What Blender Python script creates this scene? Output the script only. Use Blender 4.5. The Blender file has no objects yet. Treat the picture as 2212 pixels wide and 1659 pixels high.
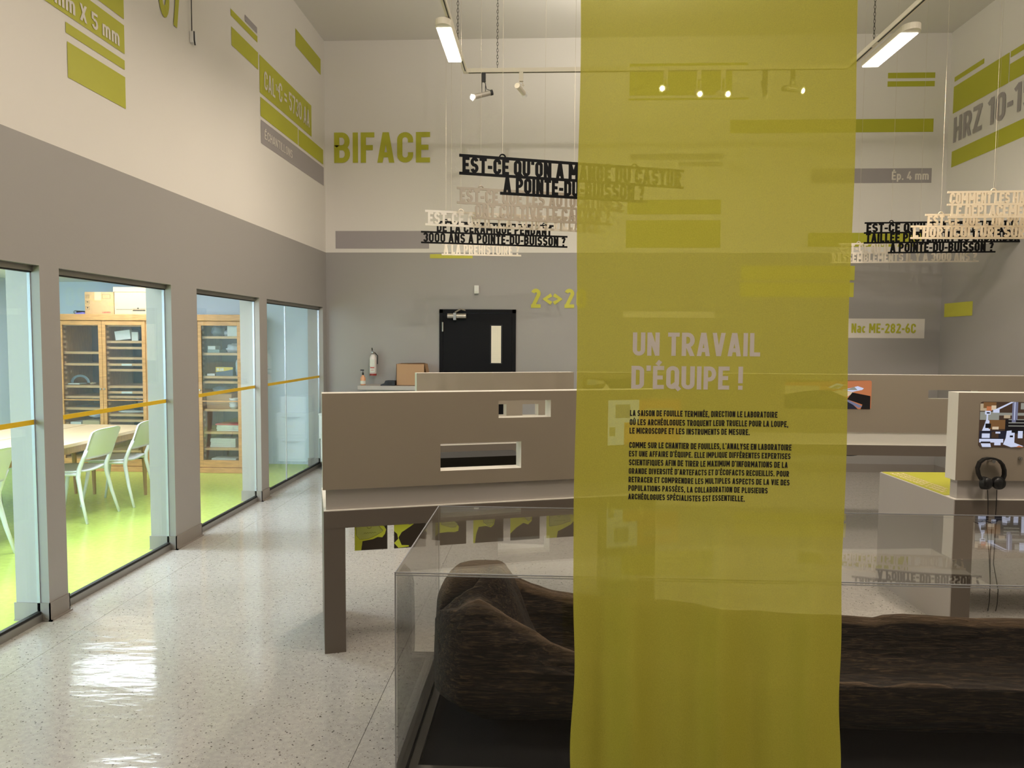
import bpy, math, random
from mathutils import Vector, Matrix, noise
random.seed(7)
sc = bpy.context.scene
COL = sc.collection
PI = math.pi

# ------------------------------------------------------------ camera, world, light, exposure
IW, IH, FPX = 2212, 1659, 1600.0
PITCH, YAW, ROLL, EYE = 0.0595183, 0.0478039, 0.0064154, 1.62
fw = Vector((-math.sin(YAW)*math.cos(PITCH), math.cos(YAW)*math.cos(PITCH), -math.sin(PITCH)))
rt0 = Vector((math.cos(YAW), math.sin(YAW), 0))
up0 = rt0.cross(fw)
rt = rt0*math.cos(ROLL) + up0*math.sin(ROLL)
up = -rt0*math.sin(ROLL) + up0*math.cos(ROLL)
CP = Vector((0, 0, EYE))
cam_d = bpy.data.cameras.new('camera'); cam = bpy.data.objects.new('camera', cam_d); COL.objects.link(cam)
cam_d.sensor_width = 36.0; cam_d.lens = 36.0*FPX/IW; cam_d.clip_start = 0.05; cam_d.clip_end = 60
M = Matrix(((rt.x, up.x, -fw.x, CP.x), (rt.y, up.y, -fw.y, CP.y), (rt.z, up.z, -fw.z, CP.z), (0, 0, 0, 1)))
cam.matrix_world = M
sc.camera = cam
sc.view_settings.view_transform = 'Standard'; sc.view_settings.look = 'None'
sc.view_settings.gamma = 1.0; sc.view_settings.use_curve_mapping = False
sc.view_settings.exposure = -0.28
w = bpy.data.worlds.new('world'); sc.world = w; w.use_nodes = True
w.node_tree.nodes['Background'].inputs[0].default_value = (0.9, 0.92, 1.0, 1)
w.node_tree.nodes['Background'].inputs[1].default_value = 0.25
sc.cycles.max_bounces = 10; sc.cycles.transparent_max_bounces = 24
sc.cycles.diffuse_bounces = 5; sc.cycles.glossy_bounces = 5; sc.cycles.transmission_bounces = 6
sc.cycles.sample_clamp_indirect = 4.0; sc.cycles.caustics_reflective = False; sc.cycles.caustics_refractive = False
sc.cycles.use_denoising = True
WARM = (1.0, 0.85, 0.70); NEUT = (1.0, 0.92, 0.83); COOL = (0.84, 0.92, 1.0)
def area(name, loc, target, sx, sy, power, col, spread=180):
    d = bpy.data.lights.new(name, 'AREA'); d.shape = 'RECTANGLE'; d.size = sx; d.size_y = sy
    d.energy = power; d.color = col; d.spread = math.radians(spread)
    o = bpy.data.objects.new(name, d); COL.objects.link(o); o.location = loc
    o.rotation_euler = (Vector(target)-Vector(loc)).to_track_quat('-Z', 'Y').to_euler()
    return o
def spot(name, loc, target, power, col, size=50, blend=0.7, rad=0.04):
    d = bpy.data.lights.new(name, 'SPOT'); d.energy = power; d.color = col
    d.spot_size = math.radians(size); d.spot_blend = blend; d.shadow_soft_size = rad
    o = bpy.data.objects.new(name, d); COL.objects.link(o); o.location = loc
    o.rotation_euler = (Vector(target)-Vector(loc)).to_track_quat('-Z', 'Y').to_euler()
    return o
# ceiling-hung wash lights of the gallery, some of them out of the frame, further along the same track
area('gallery_wash_light', (-0.80, 5.98, 3.92), (-0.80, 5.98, 0), 0.10, 0.66, 60, WARM)
area('gallery_wash_light', (2.71, 6.20, 3.92), (2.71, 6.20, 0), 0.12, 0.66, 60, WARM)
for lx, ly, pw in ((-0.8, 2.8, 34), (2.7, 2.8, 58), (-0.8, 0.2, 13), (2.7, 0.2, 16)):
    area('gallery_wash_light', (lx, ly, 3.92), (lx, ly+0.4, 0), 0.4, 0.7, pw, WARM)
# unseen up-facing fill lights added above the track to brighten the ceiling
for lx, ly, pw in ((-0.8, 2.2, 60), (2.7, 2.2, 70), (0.9, 6.9, 75)):
    area('ceiling_fill_light', (lx, ly, 4.2), (lx, ly, 6), 0.5, 1.6, pw, NEUT)
# track spotlights: four of those in view point back at the display case, others wash the walls
spot('track_spot_light', (-0.66, 6.66, 3.75), (-2.82, 7.6, 3.3), 30, WARM, 70, 0.9)
for lx, tx_, pw in ((1.02, 0.0, 50), (1.22, 1.3, 85), (1.46, 2.2, 50), (2.0, 3.0, 40)):
    spot('track_spot_light', (lx, 6.60, 3.72), (tx_, 2.9, 0.5), pw, WARM, 34, 0.8)
spot('track_spot_light', (0.2, 2.4, 4.0), (-0.6, 9.3, 3.7), 210, NEUT, 75, 1.0)
spot('track_spot_light', (1.8, 2.4, 4.0), (3.2, 9.3, 3.6), 175, NEUT, 75, 1.0)
spot('track_spot_light', (2.5, 2.6, 4.0), (4.8, 6.6, 3.4), 40, NEUT, 70, 1.0)
spot('track_spot_light', (-0.8, 2.2, 4.0), (-2.82, 4.0, 3.9), 26, WARM, 60, 1.0)
spot('track_spot_light', (-0.8, 4.6, 4.0), (-2.82, 7.4, 3.2), 28, WARM, 60, 1.0)
spot('track_spot_light', (0.4, 3.0, 4.0), (-0.4, 6.2, 1.1), 130, WARM, 34, 0.8)
spot('track_spot_light', (2.2, 3.0, 4.0), (3.2, 6.4, 1.0), 40, WARM, 34, 0.8)
spot('track_spot_light', (0.3, -1.2, 4.0), (0.40, 1.75, 1.62), 125, NEUT, 24, 0.9)  # unseen narrow spot added behind the viewer to brighten the banner heading
spot('cool_fill_spot', (0.6, 1.2, 3.6), (4.8, 6.4, 1.7), 110, (0.74, 0.85, 1.0), 50, 1.0, 0.3)  # cool fill spots added in mid-air to lift the right and rear walls
spot('cool_fill_spot', (0.3, 2.2, 3.4), (-1.9, 9.3, 1.5), 110, (0.74, 0.85, 1.0), 30, 0.9, 0.2)
for ly in (5.6,):  # extra fill added out of view behind the lintel, brightens the chair backs
    area('laboratory_light', (-3.62, ly, 2.30), (-3.62, ly, 0), 0.5, 1.15, 75, COOL)
# fluorescent panels of the laboratory behind the glass
for lx, ly in ((-4.9, 5.4), (-4.9, 3.0)):
    area('laboratory_light', (lx, ly, 2.30), (lx, ly, 0), 1.12, 0.42, 120 if ly > 5 else 45, COOL)
# unseen cool fill added at the laboratory's near end, in place of window daylight
area('laboratory_fill', (-4.9, -2.4, 1.5), (-4.6, 6.0, 1.5), 3.0, 1.5, 620, (0.64, 0.81, 1.0))

# ------------------------------------------------------------ pixel helpers (photo frame 2212 x 1659)
def ray(x, y): return rt*(x-IW/2) - up*(y-IH/2) + fw*FPX
def at(x, y, ax, v):
    d = ray(x, y); t = (v-CP[ax])/d[ax]; return CP + d*t
def hit(x, y, P, n):
    d = ray(x, y); t = (P-CP).dot(n)/d.dot(n); return CP + d*t

# ------------------------------------------------------------ materials
def lin(c):
    c = c/255.0
    return c/12.92 if c <= 0.04045 else ((c+0.055)/1.055)**2.4
def S(r, g, b): return (lin(r), lin(g), lin(b), 1)
def mat(name, col, rough=0.6, metal=0.0, nscale=0, namp=0.0, bump=0.0, stretch=None, emit=None, estr=0, spec=0.5, coat=0):
    m = bpy.data.materials.new(name); m.use_nodes = True
    nt = m.node_tree; b = nt.nodes['Principled BSDF']
    b.inputs['Base Color'].default_value = col if len(col) == 4 else (*col, 1)
    b.inputs['Roughness'].default_value = rough; b.inputs['Metallic'].default_value = metal
    b.inputs['Specular IOR Level'].default_value = spec
    if coat: b.inputs['Coat Weight'].default_value = coat; b.inputs['Coat Roughness'].default_value = 0.05
    if emit: b.inputs['Emission Color'].default_value = (*emit, 1); b.inputs['Emission Strength'].default_value = estr
    if nscale:
        tc = nt.nodes.new('ShaderNodeTexCoord'); mp = nt.nodes.new('ShaderNodeMapping'); n = nt.nodes.new('ShaderNodeTexNoise')
        nt.links.new(tc.outputs['Object'], mp.inputs[0]); nt.links.new(mp.outputs[0], n.inputs['Vector'])
        n.inputs['Scale'].default_value = nscale; n.inputs['Detail'].default_value = 4
        if stretch: mp.inputs['Scale'].default_value = stretch
        if namp:
            r = nt.nodes.new('ShaderNodeMix'); r.data_type = 'RGBA'; r.blend_type = 'MULTIPLY'; r.inputs[0].default_value = 1
            cr = nt.nodes.new('ShaderNodeMapRange'); cr.inputs[1].default_value = 0.3; cr.inputs[2].default_value = 0.7
            cr.inputs[3].default_value = 1-namp; cr.inputs[4].default_value = 1+namp*0.4
            nt.links.new(n.outputs[0], cr.inputs[0]); r.inputs[6].default_value = col if len(col) == 4 else (*col, 1)
            nt.links.new(cr.outputs[0], r.inputs[7]); nt.links.new(r.outputs[2], b.inputs['Base Color'])
        if bump:
            bp = nt.nodes.new('ShaderNodeBump'); bp.inputs['Strength'].default_value = bump; bp.inputs['Distance'].default_value = 0.01
            nt.links.new(n.outputs[0], bp.inputs['Height']); nt.links.new(bp.outputs[0], b.inputs['Normal'])
    return m
def glassmat(name, tint, f0=0.05, rough=0.0, wob=0):
    m = bpy.data.materials.new(name); m.use_nodes = True; nt = m.node_tree; nt.nodes.clear()
    o = nt.nodes.new('ShaderNodeOutputMaterial'); mx = nt.nodes.new('ShaderNodeMixShader')
    t = nt.nodes.new('ShaderNodeBsdfTransparent'); g = nt.nodes.new('ShaderNodeBsdfGlossy')
    t.inputs[0].default_value = (*tint, 1); g.inputs['Roughness'].default_value = rough
    lw = nt.nodes.new('ShaderNodeLayerWeight'); lw.inputs[0].default_value = 0.5
    p = nt.nodes.new('ShaderNodeMath'); p.operation = 'POWER'; p.inputs[1].default_value = 4.5
    mr = nt.nodes.new('ShaderNodeMapRange'); mr.inputs[3].default_value = f0; mr.inputs[4].default_value = 1.0
    nt.links.new(lw.outputs['Facing'], p.inputs[0]); nt.links.new(p.outputs[0], mr.inputs[0])
    nt.links.new(mr.outputs[0], mx.inputs[0]); nt.links.new(t.outputs[0], mx.inputs[1]); nt.links.new(g.outputs[0], mx.inputs[2])
    if wob:
        tc = nt.nodes.new('ShaderNodeTexCoord'); n = nt.nodes.new('ShaderNodeTexNoise'); n.inputs['Scale'].default_value = 1.6
        n.inputs['Detail'].default_value = 0
        bp = nt.nodes.new('ShaderNodeBump'); bp.inputs['Strength'].default_value = wob; bp.inputs['Distance'].default_value = 0.05
        nt.links.new(tc.outputs['Object'], n.inputs['Vector']); nt.links.new(n.outputs[0], bp.inputs['Height']); nt.links.new(bp.outputs[0], g.inputs['Normal'])
    nt.links.new(mx.outputs[0], o.inputs[0])
    return m
MT = {}
MT['white_paint'] = mat('white_wall_paint', S(226, 222, 215), 0.65, nscale=60, bump=0.05)
MT['grey_paint'] = mat('grey_wall_paint', S(157, 154, 150), 0.6, nscale=60, bump=0.05)
MT['ceiling'] = mat('ceiling_paint', S(215, 212, 205), 0.8)
MT['lime_vinyl'] = mat('lime_vinyl', (0.44, 0.44, 0.025), 0.55)
MT['pale_lime_vinyl'] = mat('pale_lime_vinyl', (0.56, 0.54, 0.06), 0.55)
MT['grey_vinyl'] = mat('grey_vinyl', S(158, 152, 152), 0.55)
MT['cream_vinyl'] = mat('cream_vinyl', S(222, 216, 206), 0.55)
MT['base'] = mat('vinyl_base', S(140, 133, 126), 0.5)
MT['lab_wall'] = mat('laboratory_wall_paint', S(188, 204, 216), 0.6)
MT['lab_ceiling'] = mat('laboratory_ceiling', S(225, 230, 232), 0.8)
MT['alu'] = mat('brushed_aluminium', S(150, 147, 142), 0.35, 0.6)
MT['black_rubber'] = mat('black_rubber', (0.01, 0.01, 0.01), 0.6)
MT['glass'] = glassmat('window_glass', (0.972, 0.99, 0.988), 0.04)
MT['acrylic'] = glassmat('clear_acrylic', (0.99, 0.99, 0.985), 0.012, wob=0.06)
MT['acrylic_edge'] = mat('acrylic_edge', S(175, 178, 185), 0.15, 0.2)
MT['door_pane'] = glassmat('old_cabinet_glass', (0.93, 0.95, 0.95), 0.06, wob=0.25)
MT['yellow_strip'] = mat('yellow_strip', S(225, 185, 30), 0.5)
MT['taupe'] = mat('taupe_laminate', S(152, 141, 126), 0.5, nscale=180, bump=0.04)
MT['dark_taupe'] = mat('dark_taupe_laminate', S(106, 97, 88), 0.5, nscale=180, bump=0.04)
MT['side_grey'] = mat('light_grey_laminate', S(176, 170, 165), 0.5)
MT['edge_white'] = mat('white_cut_edge', S(232, 228, 218), 0.45)
MT['oak'] = mat('oak_wood', S(198, 148, 92), 0.45, nscale=9, namp=0.25, bump=0.1, stretch=(1, 6, 6))
MT['oak_v'] = mat('oak_wood_upright', S(196, 146, 90), 0.45, nscale=9, namp=0.25, bump=0.1, stretch=(6, 6, 1))
MT['shelf_wood'] = mat('shelf_wood', S(214, 168, 118), 0.5, nscale=8, namp=0.15, stretch=(1, 6, 6))
MT['cab_back'] = mat('dark_cabinet_back', S(48, 48, 54), 0.6, nscale=14, namp=0.4)
MT['table_wood'] = mat('light_birch_wood', S(206, 180, 144), 0.35, nscale=5, namp=0.12, stretch=(7, 1, 7))
MT['leg_wood'] = mat('turned_leg_wood', S(170, 135, 88), 0.45, nscale=8, namp=0.2, stretch=(6, 6, 1))
MT['chair_white'] = mat('white_chair_plastic', S(232, 236, 243), 0.35)
MT['card'] = mat('cardboard', S(190, 154, 108), 0.75, nscale=30, namp=0.06)
MT['card2'] = mat('pale_cardboard', S(200, 176, 136), 0.75)
MT['card3'] = mat('brown_cardboard', S(176, 140, 105), 0.75)
MT['black'] = mat('black_plastic', (0.012, 0.012, 0.013), 0.4)
MT['black_matt'] = mat('matt_black_paint', (0.012, 0.011, 0.011), 0.7)
MT['sign_black'] = mat('black_sign_board', (0.004, 0.004, 0.004), 0.7, spec=0.1)
MT['sign_white'] = mat('white_sign_board', S(232, 222, 206), 0.6)
MT['sign_beige'] = mat('beige_sign_board', S(158, 145, 126), 0.6)
MT['sign_cream'] = mat('cream_sign_board', S(236, 218, 188), 0.6)
MT['wire'] = mat('thin_steel_wire', S(200, 190, 170), 0.55, 0.5)
MT['chain'] = mat('dark_chain', S(60, 56, 50), 0.4, 0.8)
MT['track'] = mat('white_track_enamel', S(222, 214, 196), 0.45)
MT['slot'] = mat('dark_track_slot', (0.03, 0.03, 0.03), 0.7)
MT['chrome'] = mat('chrome_metal', S(200, 200, 200), 0.2, 1.0)
MT['steel'] = mat('satin_steel', S(185, 180, 170), 0.3, 0.9)
MT['lamp'] = mat('lit_lamp_face', (1, 1, 1), 0.5, emit=(1.0, 0.93, 0.78), estr=14)
MT['tube'] = mat('lit_ceiling_panel', (1, 1, 1), 0.5, emit=(0.84, 0.91, 1.0), estr=15)
MT['bulb'] = mat('lit_bulb', (1, 1, 1), 0.5, emit=(1.0, 0.95, 0.85), estr=60)
MT['white_plastic'] = mat('white_plastic', S(225, 225, 222), 0.4)
MT['paper'] = mat('stacked_paper', S(222, 224, 214), 0.8, nscale=40, namp=0.12, stretch=(1, 1, 12))
MT['plastic_bag'] = mat('milky_plastic_bag', S(200, 205, 215), 0.3, nscale=18, namp=0.2, bump=0.6)
MT['grey_plastic'] = mat('grey_plastic', S(120, 135, 145), 0.4)
MT['sage'] = mat('sage_plastic', S(140, 158, 150), 0.4)
MT['red'] = mat('red_plastic', S(205, 70, 80), 0.45)
MT['blue_card'] = mat('blue_printed_card', S(40, 85, 110), 0.5)
MT['yellow_card'] = mat('yellow_printed_card', S(225, 190, 60), 0.5)
MT['red_print'] = mat('red_print', S(190, 90, 80), 0.6)
MT['ink'] = mat('black_ink', S(45, 40, 36), 0.7)
MT['door_black'] = mat('black_door_paint', (0.006, 0.006, 0.007), 0.55, spec=0.15)
MT['wired_glass'] = mat('wired_glass', S(228, 218, 190), 0.4, emit=(0.9, 0.82, 0.62), estr=0.25)
MT['text_black'] = mat('banner_black_print', (0.012, 0.010, 0.008), 0.7)
MT['text_white'] = mat('banner_white_print', S(238, 228, 218), 0.7)
MT['fabric_grey'] = mat('steel_cabinet_enamel', S(215, 222, 226), 0.35)
MT['ext_white'] = mat('extinguisher_white', S(226, 220, 215), 0.35)
MT['ext_red'] = mat('extinguisher_red', S(150, 55, 50), 0.35)
MT['amber'] = mat('amber_soap', S(220, 160, 120), 0.3)

def floor_mat():
    m = bpy.data.materials.new('speckled_vinyl_floor'); m.use_nodes = True; nt = m.node_tree; b = nt.nodes['Principled BSDF']
    tc = nt.nodes.new('ShaderNodeTexCoord')
    prev = None
    base = nt.nodes.new('ShaderNodeTexNoise'); base.inputs['Scale'].default_value = 40; base.inputs['Detail'].default_value = 6
    nt.links.new(tc.outputs['Object'], base.inputs['Vector'])
    cr = nt.nodes.new('ShaderNodeValToRGB'); cr.color_ramp.elements[0].color = S(170, 167, 163); cr.color_ramp.elements[1].color = S(183, 179, 174)
    cr.color_ramp.elements[0].position = 0.35; cr.color_ramp.elements[1].position = 0.65
    nt.links.new(base.outputs[0], cr.inputs[0]); prev = cr.outputs[0]
    for scale, th, c, off in ((72, 0.13, S(122, 116, 108), 0), (120, 0.15, S(150, 144, 136), 3.1), (46, 0.11, S(84, 80, 76), 7.7), (110, 0.13, S(206, 202, 196), 5.0)):
        mp = nt.nodes.new('ShaderNodeMapping'); mp.inputs['Location'].default_value = (off, off, 0)
        v = nt.nodes.new('ShaderNodeTexVoronoi'); v.inputs['Scale'].default_value = scale; v.inputs['Randomness'].default_value = 1
        n2 = nt.nodes.new('ShaderNodeTexWhiteNoise')
        nt.links.new(tc.outputs['Object'], mp.inputs[0]); nt.links.new(mp.outputs[0], v.inputs['Vector'])
        nt.links.new(v.outputs['Color'], n2.inputs['Vector'])
        lt = nt.nodes.new('ShaderNodeMath'); lt.operation = 'LESS_THAN'; lt.inputs[1].default_value = th*1.6
        nt.links.new(v.outputs['Distance'], lt.inputs[0])
        g2 = nt.nodes.new('ShaderNodeMath'); g2.operation = 'LESS_THAN'; g2.inputs[1].default_value = 0.35
        nt.links.new(n2.outputs['Value'], g2.inputs[0])
        mu = nt.nodes.new('ShaderNodeMath'); mu.operation = 'MULTIPLY'
        nt.links.new(lt.outputs[0], mu.inputs[0]); nt.links.new(g2.outputs[0], mu.inputs[1])
        mx = nt.nodes.new('ShaderNodeMix'); mx.data_type = 'RGBA'
        nt.links.new(mu.outputs[0], mx.inputs[0]); nt.links.new(prev, mx.inputs[6]); mx.inputs[7].default_value = c
        prev = mx.outputs[2]
    nt.links.new(prev, b.inputs['Base Color']); b.inputs['Roughness'].default_value = 0.10; b.inputs['Specular IOR Level'].default_value = 0.55
    n = nt.nodes.new('ShaderNodeTexNoise'); n.inputs['Scale'].default_value = 5; n.inputs['Detail'].default_value = 3
    mp = nt.nodes.new('ShaderNodeMapping'); mp.inputs['Scale'].default_value = (1, 2.6, 1)
    nt.links.new(tc.outputs['Object'], mp.inputs[0]); nt.links.new(mp.outputs[0], n.inputs['Vector'])
    bp = nt.nodes.new('ShaderNodeBump'); bp.inputs['Strength'].default_value = 0.16; bp.inputs['Distance'].default_value = 0.012
    nt.links.new(n.outputs[0], bp.inputs['Height']); nt.links.new(bp.outputs[0], b.inputs['Normal'])
    return m
MT['floor'] = floor_mat()
MT['lab_floor'] = mat('lime_linoleum', (0.50, 0.64, 0.13), 0.22, nscale=26, namp=0.12, bump=0.02)

def wood_mat():
    m = bpy.data.materials.new('weathered_log_wood'); m.use_nodes = True; nt = m.node_tree; b = nt.nodes['Principled BSDF']
    tc = nt.nodes.new('ShaderNodeTexCoord'); mp = nt.nodes.new('ShaderNodeMapping'); mp.inputs['Scale'].default_value = (4, 40, 40)
    n = nt.nodes.new('ShaderNodeTexNoise'); n.inputs['Scale'].default_value = 2.6; n.inputs['Detail'].default_value = 12; n.inputs['Roughness'].default_value = 0.7
    n.inputs['Distortion'].default_value = 1.2
    nt.links.new(tc.outputs['Object'], mp.inputs[0]); nt.links.new(mp.outputs[0], n.inputs['Vector'])
    cr = nt.nodes.new('ShaderNodeValToRGB'); e = cr.color_ramp.elements
    e[0].position = 0.32; e[0].color = (0.003, 0.0022, 0.0018, 1); e[1].position = 0.74; e[1].color = S(128, 103, 78)
    x = e.new(0.5); x.color = S(44, 35, 28)
    nt.links.new(n.outputs[0], cr.inputs[0])
    n2 = nt.nodes.new('ShaderNodeTexNoise'); n2.inputs['Scale'].default_value = 7; n2.inputs['Detail'].default_value = 6
    nt.links.new(tc.outputs['Object'], n2.inputs['Vector'])
    mx = nt.nodes.new('ShaderNodeMix'); mx.data_type = 'RGBA'; mx.blend_type = 'MULTIPLY'; mx.inputs[0].default_value = 0.75
    nt.links.new(cr.outputs[0], mx.inputs[6]); nt.links.new(n2.outputs[0], mx.inputs[7]); at_ = nt.nodes.new('ShaderNodeAttribute'); at_.attribute_name = 'rim_highlight'
    m3 = nt.nodes.new('ShaderNodeMix'); m3.data_type = 'RGBA'; m3.inputs[7].default_value = S(134, 110, 84)  # pale tone of the highlight painted on rims and prow top
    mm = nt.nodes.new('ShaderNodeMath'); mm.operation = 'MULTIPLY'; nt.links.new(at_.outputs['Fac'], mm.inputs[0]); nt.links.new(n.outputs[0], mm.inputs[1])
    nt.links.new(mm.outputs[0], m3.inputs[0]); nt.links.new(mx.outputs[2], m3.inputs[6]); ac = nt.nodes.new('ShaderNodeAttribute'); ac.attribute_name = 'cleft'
    m4 = nt.nodes.new('ShaderNodeMix'); m4.data_type = 'RGBA'; m4.inputs[7].default_value = (0.002, 0.0015, 0.001, 1)
    nt.links.new(ac.outputs['Fac'], m4.inputs[0]); nt.links.new(m3.outputs[2], m4.inputs[6]); nt.links.new(m4.outputs[2], b.inputs['Base Color'])
    b.inputs['Roughness'].default_value = 0.75; b.inputs['Specular IOR Level'].default_value = 0.3
    bp = nt.nodes.new('ShaderNodeBump'); bp.inputs['Strength'].default_value = 0.9; bp.inputs['Distance'].default_value = 0.012
    nt.links.new(n.outputs[0], bp.inputs['Height']); nt.links.new(bp.outputs[0], b.inputs['Normal'])
    return m
MT['log'] = wood_mat()

def banner_mat():
    m = bpy.data.materials.new('sheer_lime_fabric'); m.use_nodes = True; nt = m.node_tree; nt.nodes.clear()
    o = nt.nodes.new('ShaderNodeOutputMaterial')
    t = nt.nodes.new('ShaderNodeBsdfTransparent'); t.inputs[0].default_value = (0.85, 0.84, 0.42, 1)
    d = nt.nodes.new('ShaderNodeBsdfDiffuse'); d.inputs[0].default_value = (0.53, 0.490, 0.075, 1)
    l = nt.nodes.new('ShaderNodeBsdfTranslucent'); l.inputs[0].default_value = (0.55, 0.51, 0.075, 1)
    a = nt.nodes.new('ShaderNodeMixShader'); a.inputs[0].default_value = 0.5
    x = nt.nodes.new('ShaderNodeMixShader'); x.inputs[0].default_value = 0.80
    tc = nt.nodes.new('ShaderNodeTexCoord'); n = nt.nodes.new('ShaderNodeTexNoise'); n.inputs['Scale'].default_value = 420
    n.inputs['Detail'].default_value = 2
    nt.links.new(tc.outputs['Object'], n.inputs['Vector'])
    mr = nt.nodes.new('ShaderNodeMapRange'); mr.inputs[1].default_value = 0.3; mr.inputs[2].default_value = 0.7; mr.inputs[3].default_value = 0.74; mr.inputs[4].default_value = 0.85
    nt.links.new(n.outputs[0], mr.inputs[0]); nt.links.new(mr.outputs[0], x.inputs[0])
    nt.links.new(d.outputs[0], a.inputs[1]); nt.links.new(l.outputs[0], a.inputs[2])
    nt.links.new(t.outputs[0], x.inputs[1]); nt.links.new(a.outputs[0], x.inputs[2]); nt.links.new(x.outputs[0], o.inputs[0])
    return m
MT['banner'] = banner_mat()

# ------------------------------------------------------------ geometry helpers
class G:
    def __init__(s): s.v = []; s.f = []; s.m = []; s.cur = 0
    def add(s, vs, fs, mi=None):
        b = len(s.v); s.v += [tuple(p) for p in vs]
        for f in fs: s.f.append(tuple(i+b for i in f)); s.m.append(s.cur if mi is None else mi)
        return s
    def box(s, x0, x1, y0, y1, z0, z1, mi=None):
        v = [(x0,y0,z0),(x1,y0,z0),(x1,y1,z0),(x0,y1,z0),(x0,y0,z1),(x1,y0,z1),(x1,y1,z1),(x0,y1,z1)]
        return s.add(v, [(3,2,1,0),(4,5,6,7),(0,1,5,4),(1,2,6,5),(2,3,7,6),(3,0,4,7)], mi)
    def cyl(s, p0, p1, r0, r1=None, n=12, mi=None, cap=True):
        r1 = r0 if r1 is None else r1
        p0 = Vector(p0); p1 = Vector(p1); d = (p1-p0).normalized()
        a = d.orthogonal().normalized(); b = d.cross(a)
        vs = []
        for p, r in ((p0, r0), (p1, r1)):
            for i in range(n):
                t = 2*PI*i/n; vs.append(p+(a*math.cos(t)+b*math.sin(t))*r)
        fs = [(i, (i+1) % n, n+(i+1) % n, n+i) for i in range(n)]
        if cap: fs += [tuple(range(n-1, -1, -1)), tuple(range(n, 2*n))]
        return s.add(vs, fs, mi)
    def tube(s, pts, r, n=8, mi=None):
        pts = [Vector(p) for p in pts]; vs = []; prev = None
        for k, p in enumerate(pts):
            d = (pts[min(k+1, len(pts)-1)]-pts[max(k-1, 0)]).normalized()
            if prev is None: a = d.orthogonal().normalized()
            else: a = (prev-d*prev.dot(d)).normalized()
            prev = a; b = d.cross(a); rr = r[k] if isinstance(r, (list, tuple)) else r
            for i in range(n):
                t = 2*PI*i/n; vs.append(p+(a*math.cos(t)+b*math.sin(t))*rr)
        fs = []
        for k in range(len(pts)-1):
            for i in range(n): fs.append((k*n+i, k*n+(i+1) % n, (k+1)*n+(i+1) % n, (k+1)*n+i))
        fs += [tuple(range(n-1, -1, -1)), tuple(range((len(pts)-1)*n, len(pts)*n))]
        return s.add(vs, fs, mi)
    def lathe(s, prof, c=(0,0,0), n=20, mi=None):
        vs = []; 
        for r, z in prof:
            for i in range(n): t = 2*PI*i/n; vs.append((c[0]+r*math.cos(t), c[1]+r*math.sin(t), c[2]+z))
        fs = [(k*n+i, k*n+(i+1) % n, (k+1)*n+(i+1) % n, (k+1)*n+i) for k in range(len(prof)-1) for i in range(n)]
        fs += [tuple(range(n-1, -1, -1)), tuple(range((len(prof)-1)*n, len(prof)*n))]
        return s.add(vs, fs, mi)
    def prism(s, poly, y0, y1, mi=None):          # polygon in xz, pushed along y
        n = len(poly); vs = [(p[0], y0, p[1]) for p in poly]+[(p[0], y1, p[1]) for p in poly]
        fs = [tuple(range(n)), tuple(range(2*n-1, n-1, -1))]+[(i, i+n, (i+1) % n+n, (i+1) % n) for i in range(n)]
        return s.add(vs, fs, mi)
    def sph(s, c, r, n=12, m=8, sc3=(1,1,1), mi=None):
        vs = [(c[0], c[1], c[2]+r*sc3[2])]; 
        for k in range(1, m):
            p = PI*k/m
            for i in range(n): t = 2*PI*i/n; vs.append((c[0]+r*sc3[0]*math.sin(p)*math.cos(t), c[1]+r*sc3[1]*math.sin(p)*math.sin(t), c[2]+r*sc3[2]*math.cos(p)))
        vs.append((c[0], c[1], c[2]-r*sc3[2])); L = len(vs)-1
        fs = [(0, 1+i, 1+(i+1) % n) for i in range(n)]
        for k in range(m-2):
            for i in range(n): a = 1+k*n+i; b = 1+k*n+(i+1) % n; fs.append((a, a+n, b+n, b))
        fs += [(L, 1+(m-2)*n+(i+1) % n, 1+(m-2)*n+i) for i in range(n)]
        return s.add(vs, fs, mi)
def build(name, g, mats, parent=None, bevel=0, smooth=False, off=None):
    me = bpy.data.meshes.new(name)
    vs = g.v
    if off is not None: vs = [(v[0]-off[0], v[1]-off[1], v[2]-off[2]) for v in vs]
    me.from_pydata(vs, [], g.f)
    mats = mats if isinstance(mats, (list, tuple)) else [mats]
    for m in mats: me.materials.append(MT[m] if isinstance(m, str) else m)
    for p, mi in zip(me.polygons, g.m): p.material_index = mi if mi < len(mats) else 0
    if smooth:
        for p in me.polygons: p.use_smooth = True
    me.update()
    o = bpy.data.objects.new(name, me); COL.objects.link(o)
    if parent: o.parent = parent
    if bevel:
        b = o.modifiers.new('bevel', 'BEVEL'); b.width = bevel; b.segments = 2; b.limit_method = 'ANGLE'; b.angle_limit = math.radians(40)
    if smooth == 'auto':
        for p in me.polygons: p.use_smooth = False
    return o
def tag(o, label=None, cat=None, group=None, kind=None):
    if label: o['label'] = label
    if cat: o['category'] = cat
    if group: o['group'] = group
    if kind: o['kind'] = kind
    return o
def thing(name, label, cat, loc=(0,0,0), rz=0, group=None):
    o = bpy.data.objects.new(name, None); COL.objects.link(o); o.empty_display_size = 0.1
    o.location = loc; o.rotation_euler = (0, 0, rz); return tag(o, label, cat, group)
def struct(name, g, mats, parent=None, label=None, **k):
    o = build(name, g, mats, parent, **k)
    if parent is None: tag(o, label, None, None, 'structure')
    elif label: o['label'] = label
    return o
def dup(r0, loc, rz, label=None):
    r = r0.copy(); COL.objects.link(r); r.location = loc; r.rotation_euler = (0, 0, rz)
    if label: r['label'] = label
    for ch in list(r0.children):
        c = ch.copy(); COL.objects.link(c); c.parent = r
        for g2 in ch.children: d = g2.copy(); COL.objects.link(d); d.parent = c
    return r

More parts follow.
